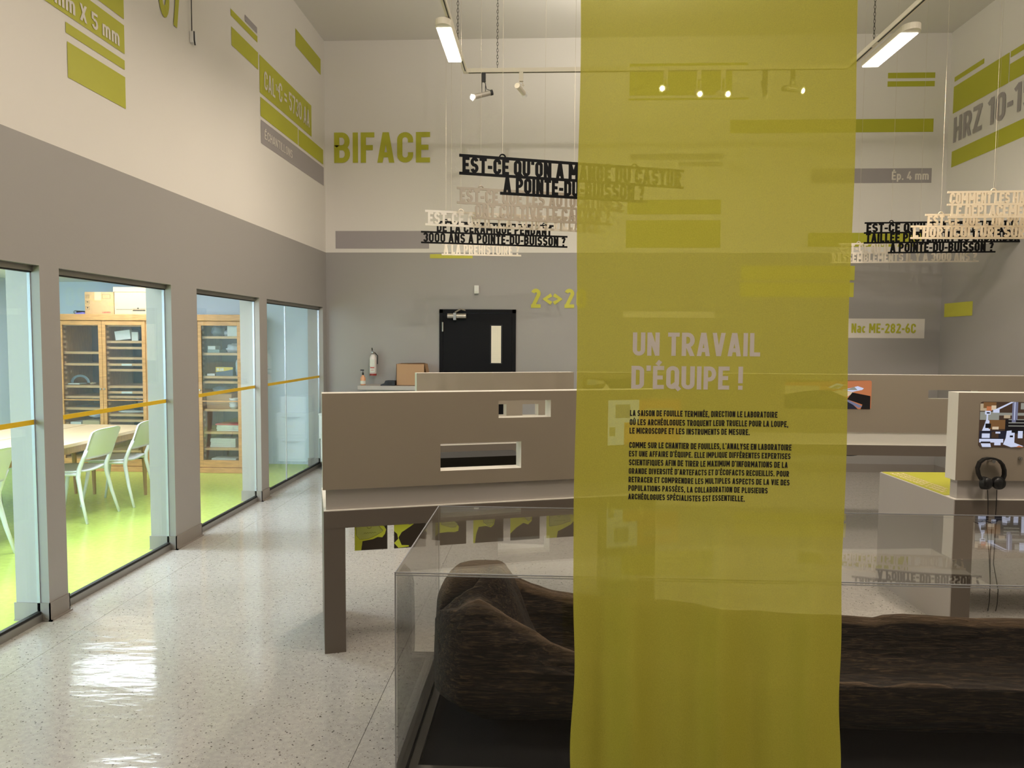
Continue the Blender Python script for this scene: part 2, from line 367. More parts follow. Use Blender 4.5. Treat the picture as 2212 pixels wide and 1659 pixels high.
# ------------------------------------------------------------ stroke lettering (condensed engineering style)
def arc(cx, cy, rx, ry, a0, a1, n=9):
    return [(cx+rx*math.cos(math.radians(a0+(a1-a0)*i/n)), cy+ry*math.sin(math.radians(a0+(a1-a0)*i/n))) for i in range(n+1)]
def glyph(ch, t):
    """-> width, [('P', closed, pts) | ('D', x0,y0,x1,y1)]"""
    a = t/2; acc = None
    A = {'É': ('E', 'a'), 'È': ('E', 'g'), 'Ê': ('E', 'c'), 'À': ('A', 'g'), 'Ù': ('U', 'g'), 'Î': ('I', 'c')}
    if ch in A: ch, acc = A[ch]
    W = {'I': t, 'L': .42, 'E': .44, 'F': .43, 'M': .66, 'A': .54, 'V': .54, 'T': .46, 'Y': .52, 'X': .52, "'": t, '’': t, '.': t, ',': t, '!': t,
         '-': .28, ' ': .17, 'm': .66, '1': .30, 'n': .42, 'c': .40, 'a': .42, 'p': .44, '=': .42, '<': .44, '>': .44, '?': .44}.get(ch, .50)
    w_ = W; X = w_-a; T = 1-a; B = a; R = (w_-t)/2; cx = w_/2; st = []
    P = lambda pts, closed=False: st.append(('P', closed, pts))
    D = lambda *q: st.append(('D',)+q)
    ry = (1-a-.5)/2
    if ch in 'OQ0':
        P(arc(cx, T-R, R, R, 0, 180)+arc(cx, B+R, R, R, 180, 360), True)
        if ch == 'Q': P([(cx+.02, .26), (w_+.02, -.04)])
    elif ch == 'C' or ch == 'G':
        P([(X, .66)]+arc(cx, T-R, R, R, 0, 180)+arc(cx, B+R, R, R, 180, 360)+[(X, .34 if ch == 'C' else .50)])
        if ch == 'G': P([(cx, .5), (w_, .5)])
    elif ch == 'U': P([(a, 1)]+arc(cx, B+R, R, R, 180, 360)+[(X, 1)])
    elif ch == 'D': P([(a, a), (a, T)]+arc(X-R*.9, T-R*.9, R*.9, R*.9, 90, 0)+arc(X-R*.9, B+R*.9, R*.9, R*.9, 0, -90), True)
    elif ch == 'B':
        h = .5; r = ry*.95
        P([(a, h), (a, T)]+arc(X-r*.8-.01, h+(T-h)/2, r*.8, (T-h)/2, 90, -90), True)
        P([(a, B), (a, h)]+arc(X-r*.8, B+(h-B)/2, r*.8, (h-B)/2, 90, -90), True)
    elif ch in 'PR':
        h = .44; r = (T-h)/2
        P([(a, h), (a, T)]+arc(X-r*.75, h+r, r*.75, r, 90, -90), True); P([(a, 0), (a, .6)])
        if ch == 'R': D(cx-.01, h, X, 0)
    elif ch == 'E': P([(w_, T), (a, T), (a, B), (w_, B)]); P([(a, .5), (w_-.05, .5)])
    elif ch == 'F': P([(w_, T), (a, T), (a, 0)]); P([(a, .5), (w_-.05, .5)])
    elif ch == 'L': P([(a, 1), (a, B), (w_, B)])
    elif ch == 'I': P([(cx, 0), (cx, 1)])
    elif ch == 'T': P([(0, T), (w_, T)]); P([(cx, 0), (cx, T)])
    elif ch == 'H': P([(a, 0), (a, 1)]); P([(X, 0), (X, 1)]); P([(a, .5), (X, .5)])
    elif ch == 'N': P([(a, 0), (a, 1)]); P([(X, 0), (X, 1)]); D(a, 1, X, 0)
    elif ch == 'M': P([(a, 0), (a, 1)]); P([(X, 0), (X, 1)]); D(a+.01, 1, cx, .28); D(X-.01, 1, cx, .28)
    elif ch == 'A': D(a*1.05, 0, cx-.015, 1); D(w_-a*1.05, 0, cx+.015, 1); P([(.14, .26), (w_-.14, .26)])
    elif ch == 'V': D(a*1.05, 1, cx-.01, 0); D(w_-a*1.05, 1, cx+.01, 0)
    elif ch == 'Y': D(a, 1, cx, .42); D(X, 1, cx, .42); P([(cx, 0), (cx, .5)])
    elif ch == 'X': D(a, 0, X, 1); D(a, 1, X, 0)
    elif ch == 'Z': P([(0, T), (w_, T)]); P([(0, B), (w_, B)]); D(a*1.2, t*.6, X-.01, 1-t*.6)
    elif ch == 'S': P(arc(cx, .5+ry, R, ry, 15, 270, 14)+arc(cx, .5-ry, R, ry, 90, -165, 14)[1:])
    elif ch == '3': P(arc(cx, .5+ry, R, ry, 165, -90, 14)); P(arc(cx, .5-ry, R, ry, 90, -165, 14))
    elif ch == '8': P(arc(cx, .5+ry, R*.92, ry, 0, 360, 18)[:-1], True); P(arc(cx, .5-ry, R, ry, 0, 360, 18)[:-1], True)
    elif ch == '2': P(arc(cx, T-R, R, R, 165, -25, 10)+[(a+.02, B+.02)]); P([(0, B), (w_, B)])
    elif ch == '5': P([(w_-.03, T), (a+.01, T), (a+.01, .56)]); P(arc(cx, .33, R, .33-a, 130, -160, 12))
    elif ch == '6': P(arc(cx, .31, R, .31-a, 0, 360, 16)[:-1], True); P([(a, .3), (a, .55), (cx+.06, 1)])
    elif ch == '7': P([(0, T), (w_, T)]); D(.17, 0, X, 1-t*.5)
    elif ch == '4': D(X-.12, 1, a, .3); P([(0, .24), (w_, .24)]); P([(X-.08, 0), (X-.08, .5)])
    elif ch == '1': P([(X, 0), (X, 1)]); P([(0, .80), (X, .95)])
    elif ch == 'm': P([(a, 0), (a, .72)]); P([(a, .5)]+arc(cx/2+a/2, .52, cx/2-a/2, .15, 180, 0, 6)+[(cx, 0)]); P([(cx, .5)]+arc(cx*1.5-a/2, .52, cx/2-a/2, .15, 180, 0, 6)+[(X, 0)])
    elif ch == 'n': P([(a, 0), (a, .72)]); P([(a, .5)]+arc(cx, .5, R, .17, 180, 0, 8)+[(X, 0)])
    elif ch == 'c': P(arc(cx, .36, R, .36-a, 45, 315, 14))
    elif ch == 'a': P(arc(cx-.01, .24, R, .24-a, 0, 360, 12)[:-1], True); P([(X, 0), (X, .5)]+arc(cx, .5, R, .17, 0, 150, 8))
    elif ch == 'p': P([(a, -.24), (a, .72)]); P(arc(cx, .36, R, .36-a, 0, 360, 14)[:-1], True)
    elif ch == '-': P([(0, .42), (w_, .42)])
    elif ch == '=': P([(0, .62), (w_, .62)]); P([(0, .34), (w_, .34)])
    elif ch == '<': P([(w_, .68), (a, .46), (w_, .24)])
    elif ch == '>': P([(0, .68), (X, .46), (0, .24)])
    elif ch in "'’": P([(cx, .78), (cx, 1.02)])
    elif ch == '.': P([(cx, 0), (cx, t)])
    elif ch == ',': P([(cx, -.1), (cx, t)])
    elif ch == '!': P([(cx, 0), (cx, t)]); P([(cx, t*1.6), (cx, 1)])
    elif ch == '?': P(arc(cx, T-R, R, R, 170, -30, 10)+[(cx, .40), (cx, t*1.7)]); P([(cx, 0), (cx, t)])
    if acc == 'a': P([(cx-.06, 1.04), (cx+.07, 1.22)])
    if acc == 'g': P([(cx+.06, 1.04), (cx-.07, 1.22)])
    if acc == 'c': P([(cx-.14, 1.04), (cx, 1.17), (cx+.14, 1.04)])
    return w_, st
def stroke_quads(st, t):
    """quads (4 points) for a stroke"""
    out = []
    if st[0] == 'D':
        _, x0, y0, x1, y1 = st; L = math.hypot(x1-x0, y1-y0); h = t/2*L/abs(y1-y0)
        out.append([(x0-h, y0), (x0+h, y0), (x1+h, y1), (x1-h, y1)])
        return out
    _, closed, p = st; n = len(p)
    def nrm(a, b):
        dx, dy = b[0]-a[0], b[1]-a[1]; L = math.hypot(dx, dy) or 1e-9; return (-dy/L, dx/L)
    off = []
    for i in range(n):
        if closed: n1 = nrm(p[i-1], p[i]); n2 = nrm(p[i], p[(i+1) % n])
        else:
            n1 = nrm(p[max(i-1, 0)], p[max(i, 1)]) if i else nrm(p[0], p[1])
            n2 = nrm(p[i], p[i+1]) if i < n-1 else n1
        mx, my = n1[0]+n2[0], n1[1]+n2[1]; L2 = mx*mx+my*my
        k = min(2/max(L2, 1e-6), 1.2) if L2 > 1e-6 else 0.5
        off.append((mx*k*t/2, my*k*t/2))
    m = n if closed else n-1
    for i in range(m):
        j = (i+1) % n; a, b = p[i], p[j]; oa, ob = off[i], off[j]
        out.append([(a[0]-oa[0], a[1]-oa[1]), (b[0]-ob[0], b[1]-ob[1]), (b[0]+ob[0], b[1]+ob[1]), (a[0]+oa[0], a[1]+oa[1])])
    return out
def text_quads(s, t, gap=0.11):
    x = 0; q = []
    for ch in s:
        w_, sts = glyph(ch, t)
        for st in sts:
            for quad in stroke_quads(st, t): q.append([(px+x, py) for px, py in quad])
        x += w_+gap
    return q, x-gap
def put_text(g, s, P0, ex, ez, cap, width, t=0.17, gap=0.11, depth=0, mi=None, warp=None):
    """write s at P0 (left end of baseline); ex, ez unit vectors; scaled to width x cap"""
    q, L = text_quads(s, t, gap); sx = width/L
    nv = ex.cross(ez)
    for kq, quad in enumerate(q):
        lift = nv*((kq*5 % 13)*0.00007)
        pts = [P0+lift+ex*(u*sx)+ez*(v*cap) for u, v in quad]
        if warp: pts = [warp(p) for p in pts]
        if not depth: g.add(pts, [(0, 1, 2, 3)], mi)
        else:
            b = [p-nv*depth for p in pts]
            g.add(pts+b, [(0, 1, 2, 3), (7, 6, 5, 4), (0, 4, 5, 1), (1, 5, 6, 2), (2, 6, 7, 3), (3, 7, 4, 0)], mi)
# ------------------------------------------------------------ room shell
XL, XR, YB, YF, ZC, ZB = -2.825, 4.81, 9.36, -4.2, 5.33, 2.712
XG = -2.885                                    # plane of the laboratory glass
LX, LC = -6.6, 2.33                            # laboratory far wall, ceiling
WT = 2.016                                     # window head
opens = [(2.62, 4.012), (4.178, 5.455), (5.862, 7.158), (7.352, 9.215)]
g = G(); XO = -3.02
ys = [YF]+[y for o in opens for y in o]+[YB]
for i in range(0, len(ys), 2): g.box(XO, XL, ys[i], ys[i+1], 0, WT, 1)
g.box(XO, XL, YF, YB, WT, ZB, 1); g.box(XO, XL, YF, YB, ZB, ZC, 0)
wl = struct('wall_left', g, ['white_paint', 'grey_paint'], label='left gallery wall, white above and grey around the laboratory windows')
g = G(); g.box(LX-.1, XR+.2, YB, YB+.12, 0, ZB, 1); g.box(XO, XR+.2, YB, YB+.12, ZB, ZC, 0)
wb = struct('wall_back', g, ['white_paint', 'grey_paint'], label='rear gallery wall, white above grey, with painted bars and words')
g = G(); g.box(XR, XR+.12, YF, YB, 0, ZB, 1); g.box(XR, XR+.12, YF, YB, ZB, ZC, 0)
wr = struct('wall_right', g, ['white_paint', 'grey_paint'], label='right gallery wall, white above grey')
g = G(); g.box(LX-.1, XR+.2, YF-.12, YF, 0, ZB, 1); g.box(XO, XR+.2, YF-.12, YF, ZB, ZC, 0)
struct('wall_front', g, ['white_paint', 'grey_paint'], label='gallery wall behind the viewer')
g = G(); g.box(XO, XR+.12, YF, YB, ZC, ZC+.1); struct('ceiling', g, 'ceiling', label='high white ceiling of the gallery')
# floor: sub-floor and welded vinyl sheets
g = G(); g.box(XL-.15, XR+.1, YF, YB, -.06, -.004); fl = struct('floor', g, 'black_matt', label='glossy pale speckled sheet floor of the gallery')
seams = [XL-.05, -2.57, -.74, 1.09, 2.92, XR]
ends = [YF, 1.2, YB]
for i in range(len(seams)-1):
    for j in range(len(ends)-1):
        g = G(); g.box(seams[i]+.0012, seams[i+1]-.0012, ends[j]+.001, ends[j+1]-.001, -.004, 0)
        build('floor_sheet', g, 'floor', fl)
g = G()
for i, (y0, y1) in enumerate(((YF, opens[0][0]), (opens[0][1], opens[1][0]), (opens[1][1], opens[2][0]), (opens[2][1], opens[3][0]), (opens[3][1], YB))):
    g.box(XL, XL+.006, y0-.006, y1+.006, 0, .105); g.box(XL, XL+.018, y0-.012, y1+.012, 0, .008)
    if i: g.box(XO-.01, XL+.006, y0-.006, y0, 0, .105); g.box(XO-.01, XL+.018, y0-.012, y0, 0, .008)
    if i < 4: g.box(XO-.01, XL+.006, y1, y1+.006, 0, .105)
struct('baseboard_left', g, 'base', label='taupe vinyl base around the window piers')
g = G(); g.box(XL, XR, YB-.006, YB, 0, .105); struct('baseboard_back', g, 'base')
g = G(); g.box(XR-.006, XR, YF, YB, 0, .105); struct('baseboard_right', g, 'base')
# laboratory shell
g = G(); g.box(LX, XO+.03, YF, YB, -.05, 0.0); struct('floor_laboratory', g, 'lab_floor', label='shiny lime green linoleum of the laboratory')
g = G(); g.box(LX-.1, LX, YF, YB, 0, LC); struct('wall_laboratory', g, 'lab_wall', label='blue grey far wall of the laboratory')
g = G(); g.box(LX, XO-.001, YB-.02, YB-.001, 0, LC); struct('wall_laboratory_back', g, 'lab_wall', label='blue grey end wall behind the oak cabinets')
g = G(); g.box(LX, XO, YF, YB-.02, LC, LC+.05); lc = struct('ceiling_laboratory', g, 'lab_ceiling', label='low white ceiling of the laboratory')
for lx, ly in ((-4.9, 8.3), (-4.9, 5.4), (-4.9, 3.0)):
    t = thing('ceiling_light', {8.3: 'bright fluorescent ceiling panel nearest the oak cabinets', 5.4: 'fluorescent ceiling panel over the middle of the laboratory', 3.0: 'fluorescent ceiling panel nearest the viewer in the laboratory'}[ly], 'light', (lx, ly, LC), 0, 'laboratory ceiling lights')
    g = G(); g.box(-.6, .6, -.3, .3, -.02, -.001); build('frame', g, 'white_plastic', t)
    g = G(); g.box(-.57, .57, -.28, .28, -.024, -.0195); build('diffuser', g, 'tube', t)
# windows
for i, (y0, y1) in enumerate(opens):
    g = G(); g.box(XG-.005, XG+.005, y0, y1, .05, WT-.002)
    wn = struct('window_%d' % (i+1), g, 'glass', label=['laboratory window at the left edge of the view', 'laboratory window looking onto white chairs and table', 'laboratory window looking onto a single oak cabinet door', 'laboratory window nearest the rear wall'][i])
    g = G(); g.box(XG-.022, XG+.022, y0, y1, 0, .042); build('bottom_track', g, 'alu', wn)
    g = G(); g.box(XG-.012, XG+.014, y0, y1, .042, .056); build('gasket', g, 'black_rubber', wn)
    g = G(); g.box(XG-.022, XG+.022, y0, y1, WT-.032, WT); build('top_channel', g, 'alu', wn)
    g = G(); g.box(XG-.012, XG+.014, y0, y1, WT-.039, WT-.032); build('top_gasket', g, 'black_rubber', wn)
    g = G(); g.box(XG+.0055, XG+.0075, y0+.002, y1-.004, 1.128, 1.156); build('safety_strip', g, 'yellow_strip', wn)['label'] = 'yellow strip across the glass'
    g = G(); g.box(XG-.008, XG+.009, y1-.006, y1, .05, WT-.012); build('edge_seal', g, 'acrylic_edge', wn)
    if i == 3:
        g = G(); g.box(XG-.006, XG+.0065, 8.02, 8.03, .05, WT-.012); build('joint', g, 'acrylic_edge', wn)

# ------------------------------------------------------------ painted bars and words on the walls
def pn(vs, m, parent, label=None, name='painted_bar'):
    g = G(); g.add(vs, [tuple(range(len(vs)))]); o = build(name, g, m, parent)
    if label: o['label'] = label
    return o
E1 = .003
def bar_side(X, xa, yt, yb, xb, m, parent, label=None):
    """side wall bar; xa, yt, yb measured at one vertical edge, xb the pixel column of the other edge"""
    a = at(xa, yt, 0, X); b = at(xa, yb, 0, X); c = at(xb, (yt+yb)/2, 0, X)
    y0, y1 = a.y, c.y
    z0, z1 = b.z, a.z
    s_ = 1 if X < 0 else -1
    if (y1-y0)*s_ < 0: y0, y1 = y1, y0
    g = G(); x = X+s_*E1
    g.add([(x, y0, z0), (x, y1, z0), (x, y1, z1), (x, y0, z1)], [(0, 1, 2, 3)])
    o = build('painted_bar', g, m, parent)
    if label: o['label'] = label
def bar_back(x0, y0, x1, y1, m, label=None):
    a = at(x0, (y0+y1)/2, 1, YB).x; b = at(x1, (y0+y1)/2, 1, YB).x; xm = (x0+x1)/2
    zt = at(x0, y0, 1, YB).z; zb = at(x0, y1, 1, YB).z
    pn([(a, YB-E1, zb), (b, YB-E1, zb), (b, YB-E1, zt), (a, YB-E1, zt)], m, wb, label)
LV, GV, PLV = 'lime_vinyl', 'grey_vinyl', 'pale_lime_vinyl'
for q in ((267, 55, 116, 20, LV), (268.3, 131, 151, 143, LV), (269.5, 167, 234.6, 147, LV), (264.5, -60, 40, 100, LV),
          (555.4, 78.6, 92, 498.5, LV), (554.7, 59.5, 73, 528.6, GV), (556.7, 114, 150.5, 500, LV), (692, 128, 161.6, 638.5, LV),
          (672, 228.5, 295, 561.5, LV), (642.7, 277, 312.8, 563, LV), (697.5, 323.8, 355.6, 645, LV), (698.7, 362.3, 401.5, 564.5, GV)):
    bar_side(XL, q[0], q[1], q[2], q[3], q[4], wl)
for q in ((2062.8, 167, 177, 2125, LV), (2061, 188, 244.7, 2177, LV), (2184.3, 111.4, 124, 2262, LV), (2182, 138.7, 176.7, 2262, LV), (2056.5, 328, 361.6, 2330, LV), (2041, 656, 685, 2101, PLV)):
    bar_side(XR, q[0], q[1], q[2], q[3], q[4], wr)
for q in ((725, 499, 927, 537, GV), (929, 549, 1021, 558, PLV), (1360, 138, 1615, 146, LV), (1360, 156, 1581, 207, LV), (1358, 213, 1617, 217, LV), (1362, 333, 1562, 345, GV), (1466, 350, 1562, 359, GV),
          (1355, 432, 1557, 463, LV), (1352, 476, 1556, 535, LV), (1577, 259.6, 2016, 288, LV), (1752, 364.5, 2012, 396, GV), (1745, 503, 1990, 533, LV),
          (1918, 157.5, 2020, 169.5, LV), (1917, 176, 2019, 187.5, LV), (1600, 574, 1846, 605, PLV), (1598, 610, 1844, 641, PLV), (1346, 672, 1545, 686, 'cream_vinyl'), (1831, 688, 1997, 730, 'cream_vinyl')):
    bar_back(*q)
def lettering(s, ax, val, L, R, cap, m, parent, t=.17, gap=.085, label=None, name='painted_letters'):
    s_ = {('x', True): 1}.get(None, 1)
    off = {0: (1 if val < 0 else -1)*2*E1, 1: -2*E1}[ax]
    v = val+off
    P0 = at(L[0], L[1], ax, v); P1 = at(R[0], R[1], ax, v); P1.z = P0.z
    top = at(L[0], cap, ax, v).z
    g = G(); ex = (P1-P0); wd = ex.length; ex.normalize()
    put_text(g, s, P0, ex, Vector((0, 0, 1)), top-P0.z, wd, t, gap)
    o = build(name, g, m, parent)
    o['label'] = label or 'painted letters reading %s' % s
    return o
lettering('BIFACE', 1, YB, (722, 352), (929, 353), 286.5, 'lime_vinyl', wb, .165, .085)
lettering('2<>20', 1, YB, (1147, 665), (1266, 666), 623.5, 'pale_lime_vinyl', wb, .19, .12)
lettering('Ép. 4 mm', 1, YB, (1926, 388.5), (2006, 387.5), 370.5, 'cream_vinyl', wb, .16, .09)
lettering('Nac ME-282-6C', 1, YB, (1839, 719), (1978, 719), 698.5, 'lime_vinyl', wb, .18, .085)
lettering('CAL', 0, XL, (571, 191.5), (594.5, 211), 152, 'cream_vinyl', wl, .14, .1)
lettering('14', 0, XL, (595.5, 194), (603, 199.5), 181, 'cream_vinyl', wl, .17, .12)
lettering('C = 5730 AA', 0, XL, (603, 217.5), (668.5, 272), 177, 'cream_vinyl', wl, .14, .1)
lettering('ÉCHANTILLONS', 0, XL, (572, 300), (632, 343.5), 281, 'cream_vinyl', wl, .13, .1)
lettering('mm X 5 mm', 0, XL, (118, 4), (258, 94.5), -34, 'cream_vinyl', wl, .16, .09)
lettering('67', 0, XL, (343, 27), (393, 52), -120, 'lime_vinyl', wl, .17, .1)
lettering('HRZ 10-15', 0, XR, (2058.5, 309.5), (2232, 232), 256.5, 'grey_vinyl', wr, .17, .09)

# ------------------------------------------------------------ rear door and wall fittings
dx0, dx1 = at(949.5, 720, 1, YB).x, at(1114.5, 720, 1, YB).x; dz = at(1030, 668.5, 1, YB).z
g = G(); g.box(dx0, dx0+.045, YB-.02, YB+.0, 0, dz); g.box(dx1-.045, dx1, YB-.02, YB, 0, dz); g.box(dx0, dx1, YB-.02, YB, dz-.045, dz)
d = struct('door_1', g, 'door_black', label='black door with narrow wired window in the rear wall')
g = G(); g.box(dx0+.047, dx1-.047, YB-.012, YB-.0015, .01, dz-.048); build('door_leaf', g, 'door_black', d)
wx0, wx1 = at(1061.5, 740, 1, YB).x, at(1082.5, 740, 1, YB).x; wz0, wz1 = at(1070, 784, 1, YB).z, at(1070, 704, 1, YB).z
g = G(); g.box(wx0-.015, wx1+.015, YB-.02, YB-.012, wz0-.012, wz1+.012); f = build('window_bead', g, 'black', d)
g = G(); g.box(wx0, wx1, YB-.0225, YB-.0201, wz0, wz1); build('wired_pane', g, 'wired_glass', d)
g = G()
for i in range(1, 8): x = wx0+(wx1-wx0)*i/8; g.box(x-.0006, x+.0006, YB-.0235, YB-.0226, wz0, wz1)
for i in range(1, 30): z = wz0+(wz1-wz0)*i/30; g.box(wx0, wx1, YB-.0235, YB-.0226, z-.0006, z+.0006)
build('wire_mesh', g, 'steel', d)
cx0, cx1 = at(968, 683, 1, YB).x, at(1008, 683, 1, YB).x; cz = at(988, 683, 1, YB).z
g = G(); g.cyl((cx0, YB-.05, cz), (cx1, YB-.05, cz), .034, n=16); g.box((cx0+cx1)/2-.04, (cx0+cx1)/2-.005, YB-.095, YB-.02, cz-.05, cz+.04)
cl = build('door_closer', g, 'steel', d, smooth=False)
g = G(); g.tube([((cx0+cx1)/2-.02, YB-.09, cz+.045), ((cx0+cx1)/2+.05, YB-.08, cz+.085), ((cx0+cx1)/2+.1, YB-.03, cz+.07)], .01, 6); build('closer_arm', g, 'steel', cl)
hx = at(957, 706, 1, YB).x; g = G(); g.cyl((hx, YB-.026, at(957, 716, 1, YB).z), (hx, YB-.026, at(957, 696, 1, YB).z), .012, n=8); build('hinge', g, 'steel', d)
sx_, sz_ = at(1030, 626, 1, YB).x, at(1030, 626, 1, YB).z
g = G(); g.box(sx_-.03, sx_+.03, YB-.045, YB-.001, sz_-.052, sz_+.052)
s_o = tag(build('motion_sensor', g, 'white_plastic', bevel=.006), 'small white sensor box on the wall above the black door', 'sensor')
g = G(); g.box(sx_-.022, sx_+.022, YB-.049, YB-.0445, sz_-.045, sz_-.018); build('sensor_lens', g, 'paper', s_o)
# fire extinguisher
ex_ = at(806, 800, 1, YB-.09).x; z0 = at(806, 812, 1, YB-.09).z; z1 = at(806, 765, 1, YB-.09).z
t = thing('fire_extinguisher', 'white labelled fire extinguisher hanging on the grey wall left of the black door', 'fire extinguisher', (ex_, YB-.09, z0))
H = z1-z0; r_ = .043
g = G(); g.lathe([(r_*.8, .0), (r_, .012), (r_, H*.82), (r_*.75, H*.93), (.016, H)], n=20); build('cylinder', g, 'ext_white', t, smooth=True)
g = G(); g.lathe([(r_*1.02, .005), (r_*1.02, .03)], n=20); build('red_foot_band', g, 'ext_red', t)
g = G(); g.box(-.03, .03, -.0455, -.043, H*.45, H*.76); g.box(-.032, .032, -.0455, -.043, H*.18, H*.36); lb = build('label_plate', g, 'paper', t)
g = G(); g.box(-.025, .025, -.047, -.0458, H*.36, H*.41); g.box(-.02, .02, -.047, -.0458, H*.26, H*.28); build('label_print', g, 'red_print', lb)
g = G(); g.cyl((0, 0, H), (0, 0, H+.03), .018, n=10); g.box(-.012, .012, -.05, .02, H+.02, H+.032); build('valve', g, 'steel', t)
g = G(); g.tube([(.0, -.045, H+.05), (-.01, 0, H+.05), (-.02, .03, H+.075)], .008, 6); g.tube([(.0, -.05, H+.028), (.0, 0, H+.03)], .008, 6); build('handle', g, 'black', t)
g = G(); g.tube([(.02, 0, H+.02), (.06, -.01, H-.02), (.058, -.01, H*.55)], .007, 6); build('hose', g, 'black', t)
g = G(); g.box(-.02, .02, .043, .089, H*.5, H*.6); build('wall_bracket', g, 'steel', t)
# counter on the rear wall
ka, kb = at(772, 838, 1, 8.95).x, -0.62; kz = at(800, 833.5, 1, 8.95).z
t = thing('counter', 'pale grey wall counter below the fire extinguisher', 'counter', ((ka+kb)/2, 9.15, 0))
g = G(); g.box(ka, kb, 8.95, YB-.007, kz-.05, kz); build('counter_top', g, 'side_grey', t, off=t.location, bevel=.004)
g = G(); g.box(ka+.1, kb-.1, 9.0, YB-.007, 0, kz-.05); build('counter_base', g, 'side_grey', t, off=t.location)
# things on the counter
bx = at(785, 830, 1, 9.1).x
t = thing('soap_bottle', 'small pump bottle of pale soap at the left end of the grey counter', 'bottle', (bx, 9.08, kz))
k = 1.25
g = G(); g.lathe([(.024*k, 0), (.026*k, .008), (.026*k, .075*k), (.012*k, .092*k), (.012*k, .1*k)], n=16); build('bottle_body', g, 'amber', t, smooth=True)
g = G(); g.lathe([(.0265*k, .015), (.0265*k, .055)], n=16); build('label_band', g, 'paper', t)
g = G(); g.cyl((0, 0, .1*k), (0, 0, .125*k), .011, n=10); g.cyl((0, 0, .125*k), (0, 0, .148*k), .004, n=6); g.box(-.03, .012, -.008, .008, .143*k, .155*k); build('pump', g, 'black', t)
bx0, bx1 = at(856, 830, 1, 9.05).x, at(917, 830, 1, 9.05).x; bz = at(880, 786.5, 1, 9.05).z-kz
t = thing('cardboard_box', 'brown open cardboard box on the grey counter beside the black door', 'box', ((bx0+bx1)/2, 9.17, kz))
hw = (bx1-bx0)/2
g = G(); g.box(-hw, hw, -.12, -.115, 0, bz); g.box(-hw, hw, .115, .12, 0, bz); g.box(-hw, -hw+.005, -.12, .12, 0, bz); g.box(hw-.005, hw, -.12, .12, 0, bz); g.box(-hw, hw, -.12, .12, 0, .005)
build('box_walls', g, 'card3', t)
g = G(); g.add([(hw, -.115, bz), (hw, .115, bz), (hw+.03, .12, bz-.16), (hw+.03, -.12, bz-.16)], [(0, 1, 2, 3)]); g.add([(-hw+.01, .11, bz), (hw-.01, .11, bz), (hw-.03, .03, bz+.012), (-hw+.03, .03, bz+.006)], [(0, 1, 2, 3)]); build('flap', g, 'card3', t)
px0, px1 = at(823, 830, 1, 9.05).x, at(855, 830, 1, 9.05).x
t = thing('card_reader', 'low black plastic device lying beside the brown cardboard box', 'device', ((px0+px1)/2, 9.08, kz))
g = G(); g.prism([(-.09, 0), (.09, 0), (.09, .062), (-.03, .062), (-.045, .03), (-.09, .012)], -.07, .07); build('casing', g, 'black', t, bevel=.003)
g = G(); g.box(0.0, .05, -.074, -.0705, .015, .045); build('lens', g, 'black_rubber', t)
# filing cart beside the window
t = thing('filing_cart', 'white filing cart on black casters in the far left corner', 'cabinet', (-2.62, 9.14, 0))
g = G(); g.box(-.17, .18, -.18, .18, .10, .39); g.box(-.185, .19, -.19, .19, .39, .405); g.box(-.185, .19, -.19, .19, .405, .68); g.box(-.19, .195, -.195, .195, .68, .70); build('cabinet_body', g, 'fabric_grey', t, bevel=.004)
g = G(); g.box(-.16, .16, -.13, .16, .70, .90); build('top_box', g, 'fabric_grey', t, bevel=.004)
for z_ in (.13, .43):
    g = G(); g.box(-.165, .17, -.197, -.18-.011*(z_ > .2), z_, z_+.23); dr = build('drawer', g, 'fabric_grey', t, bevel=.003)
    g = G(); g.prism([(-.13, z_+.225), (.13, z_+.225), (.05, z_+.2), (-.05, z_+.2)], -.215, -.198); build('drawer_lip', g, 'steel', dr)
    g = G(); g.box(-.045, .045, -.2, -.1975, z_+.09, z_+.125); build('label_holder', g, 'paper', dr)
for x_ in (-.14, .15):
    for y_ in (-.15, .15):
        g = G(); g.cyl((x_-.012, y_, .038), (x_+.012, y_, .038), .037, n=14); g.box(x_-.018, x_+.018, y_-.015, y_+.015, .055, .1); build('caster', g, 'black', t)

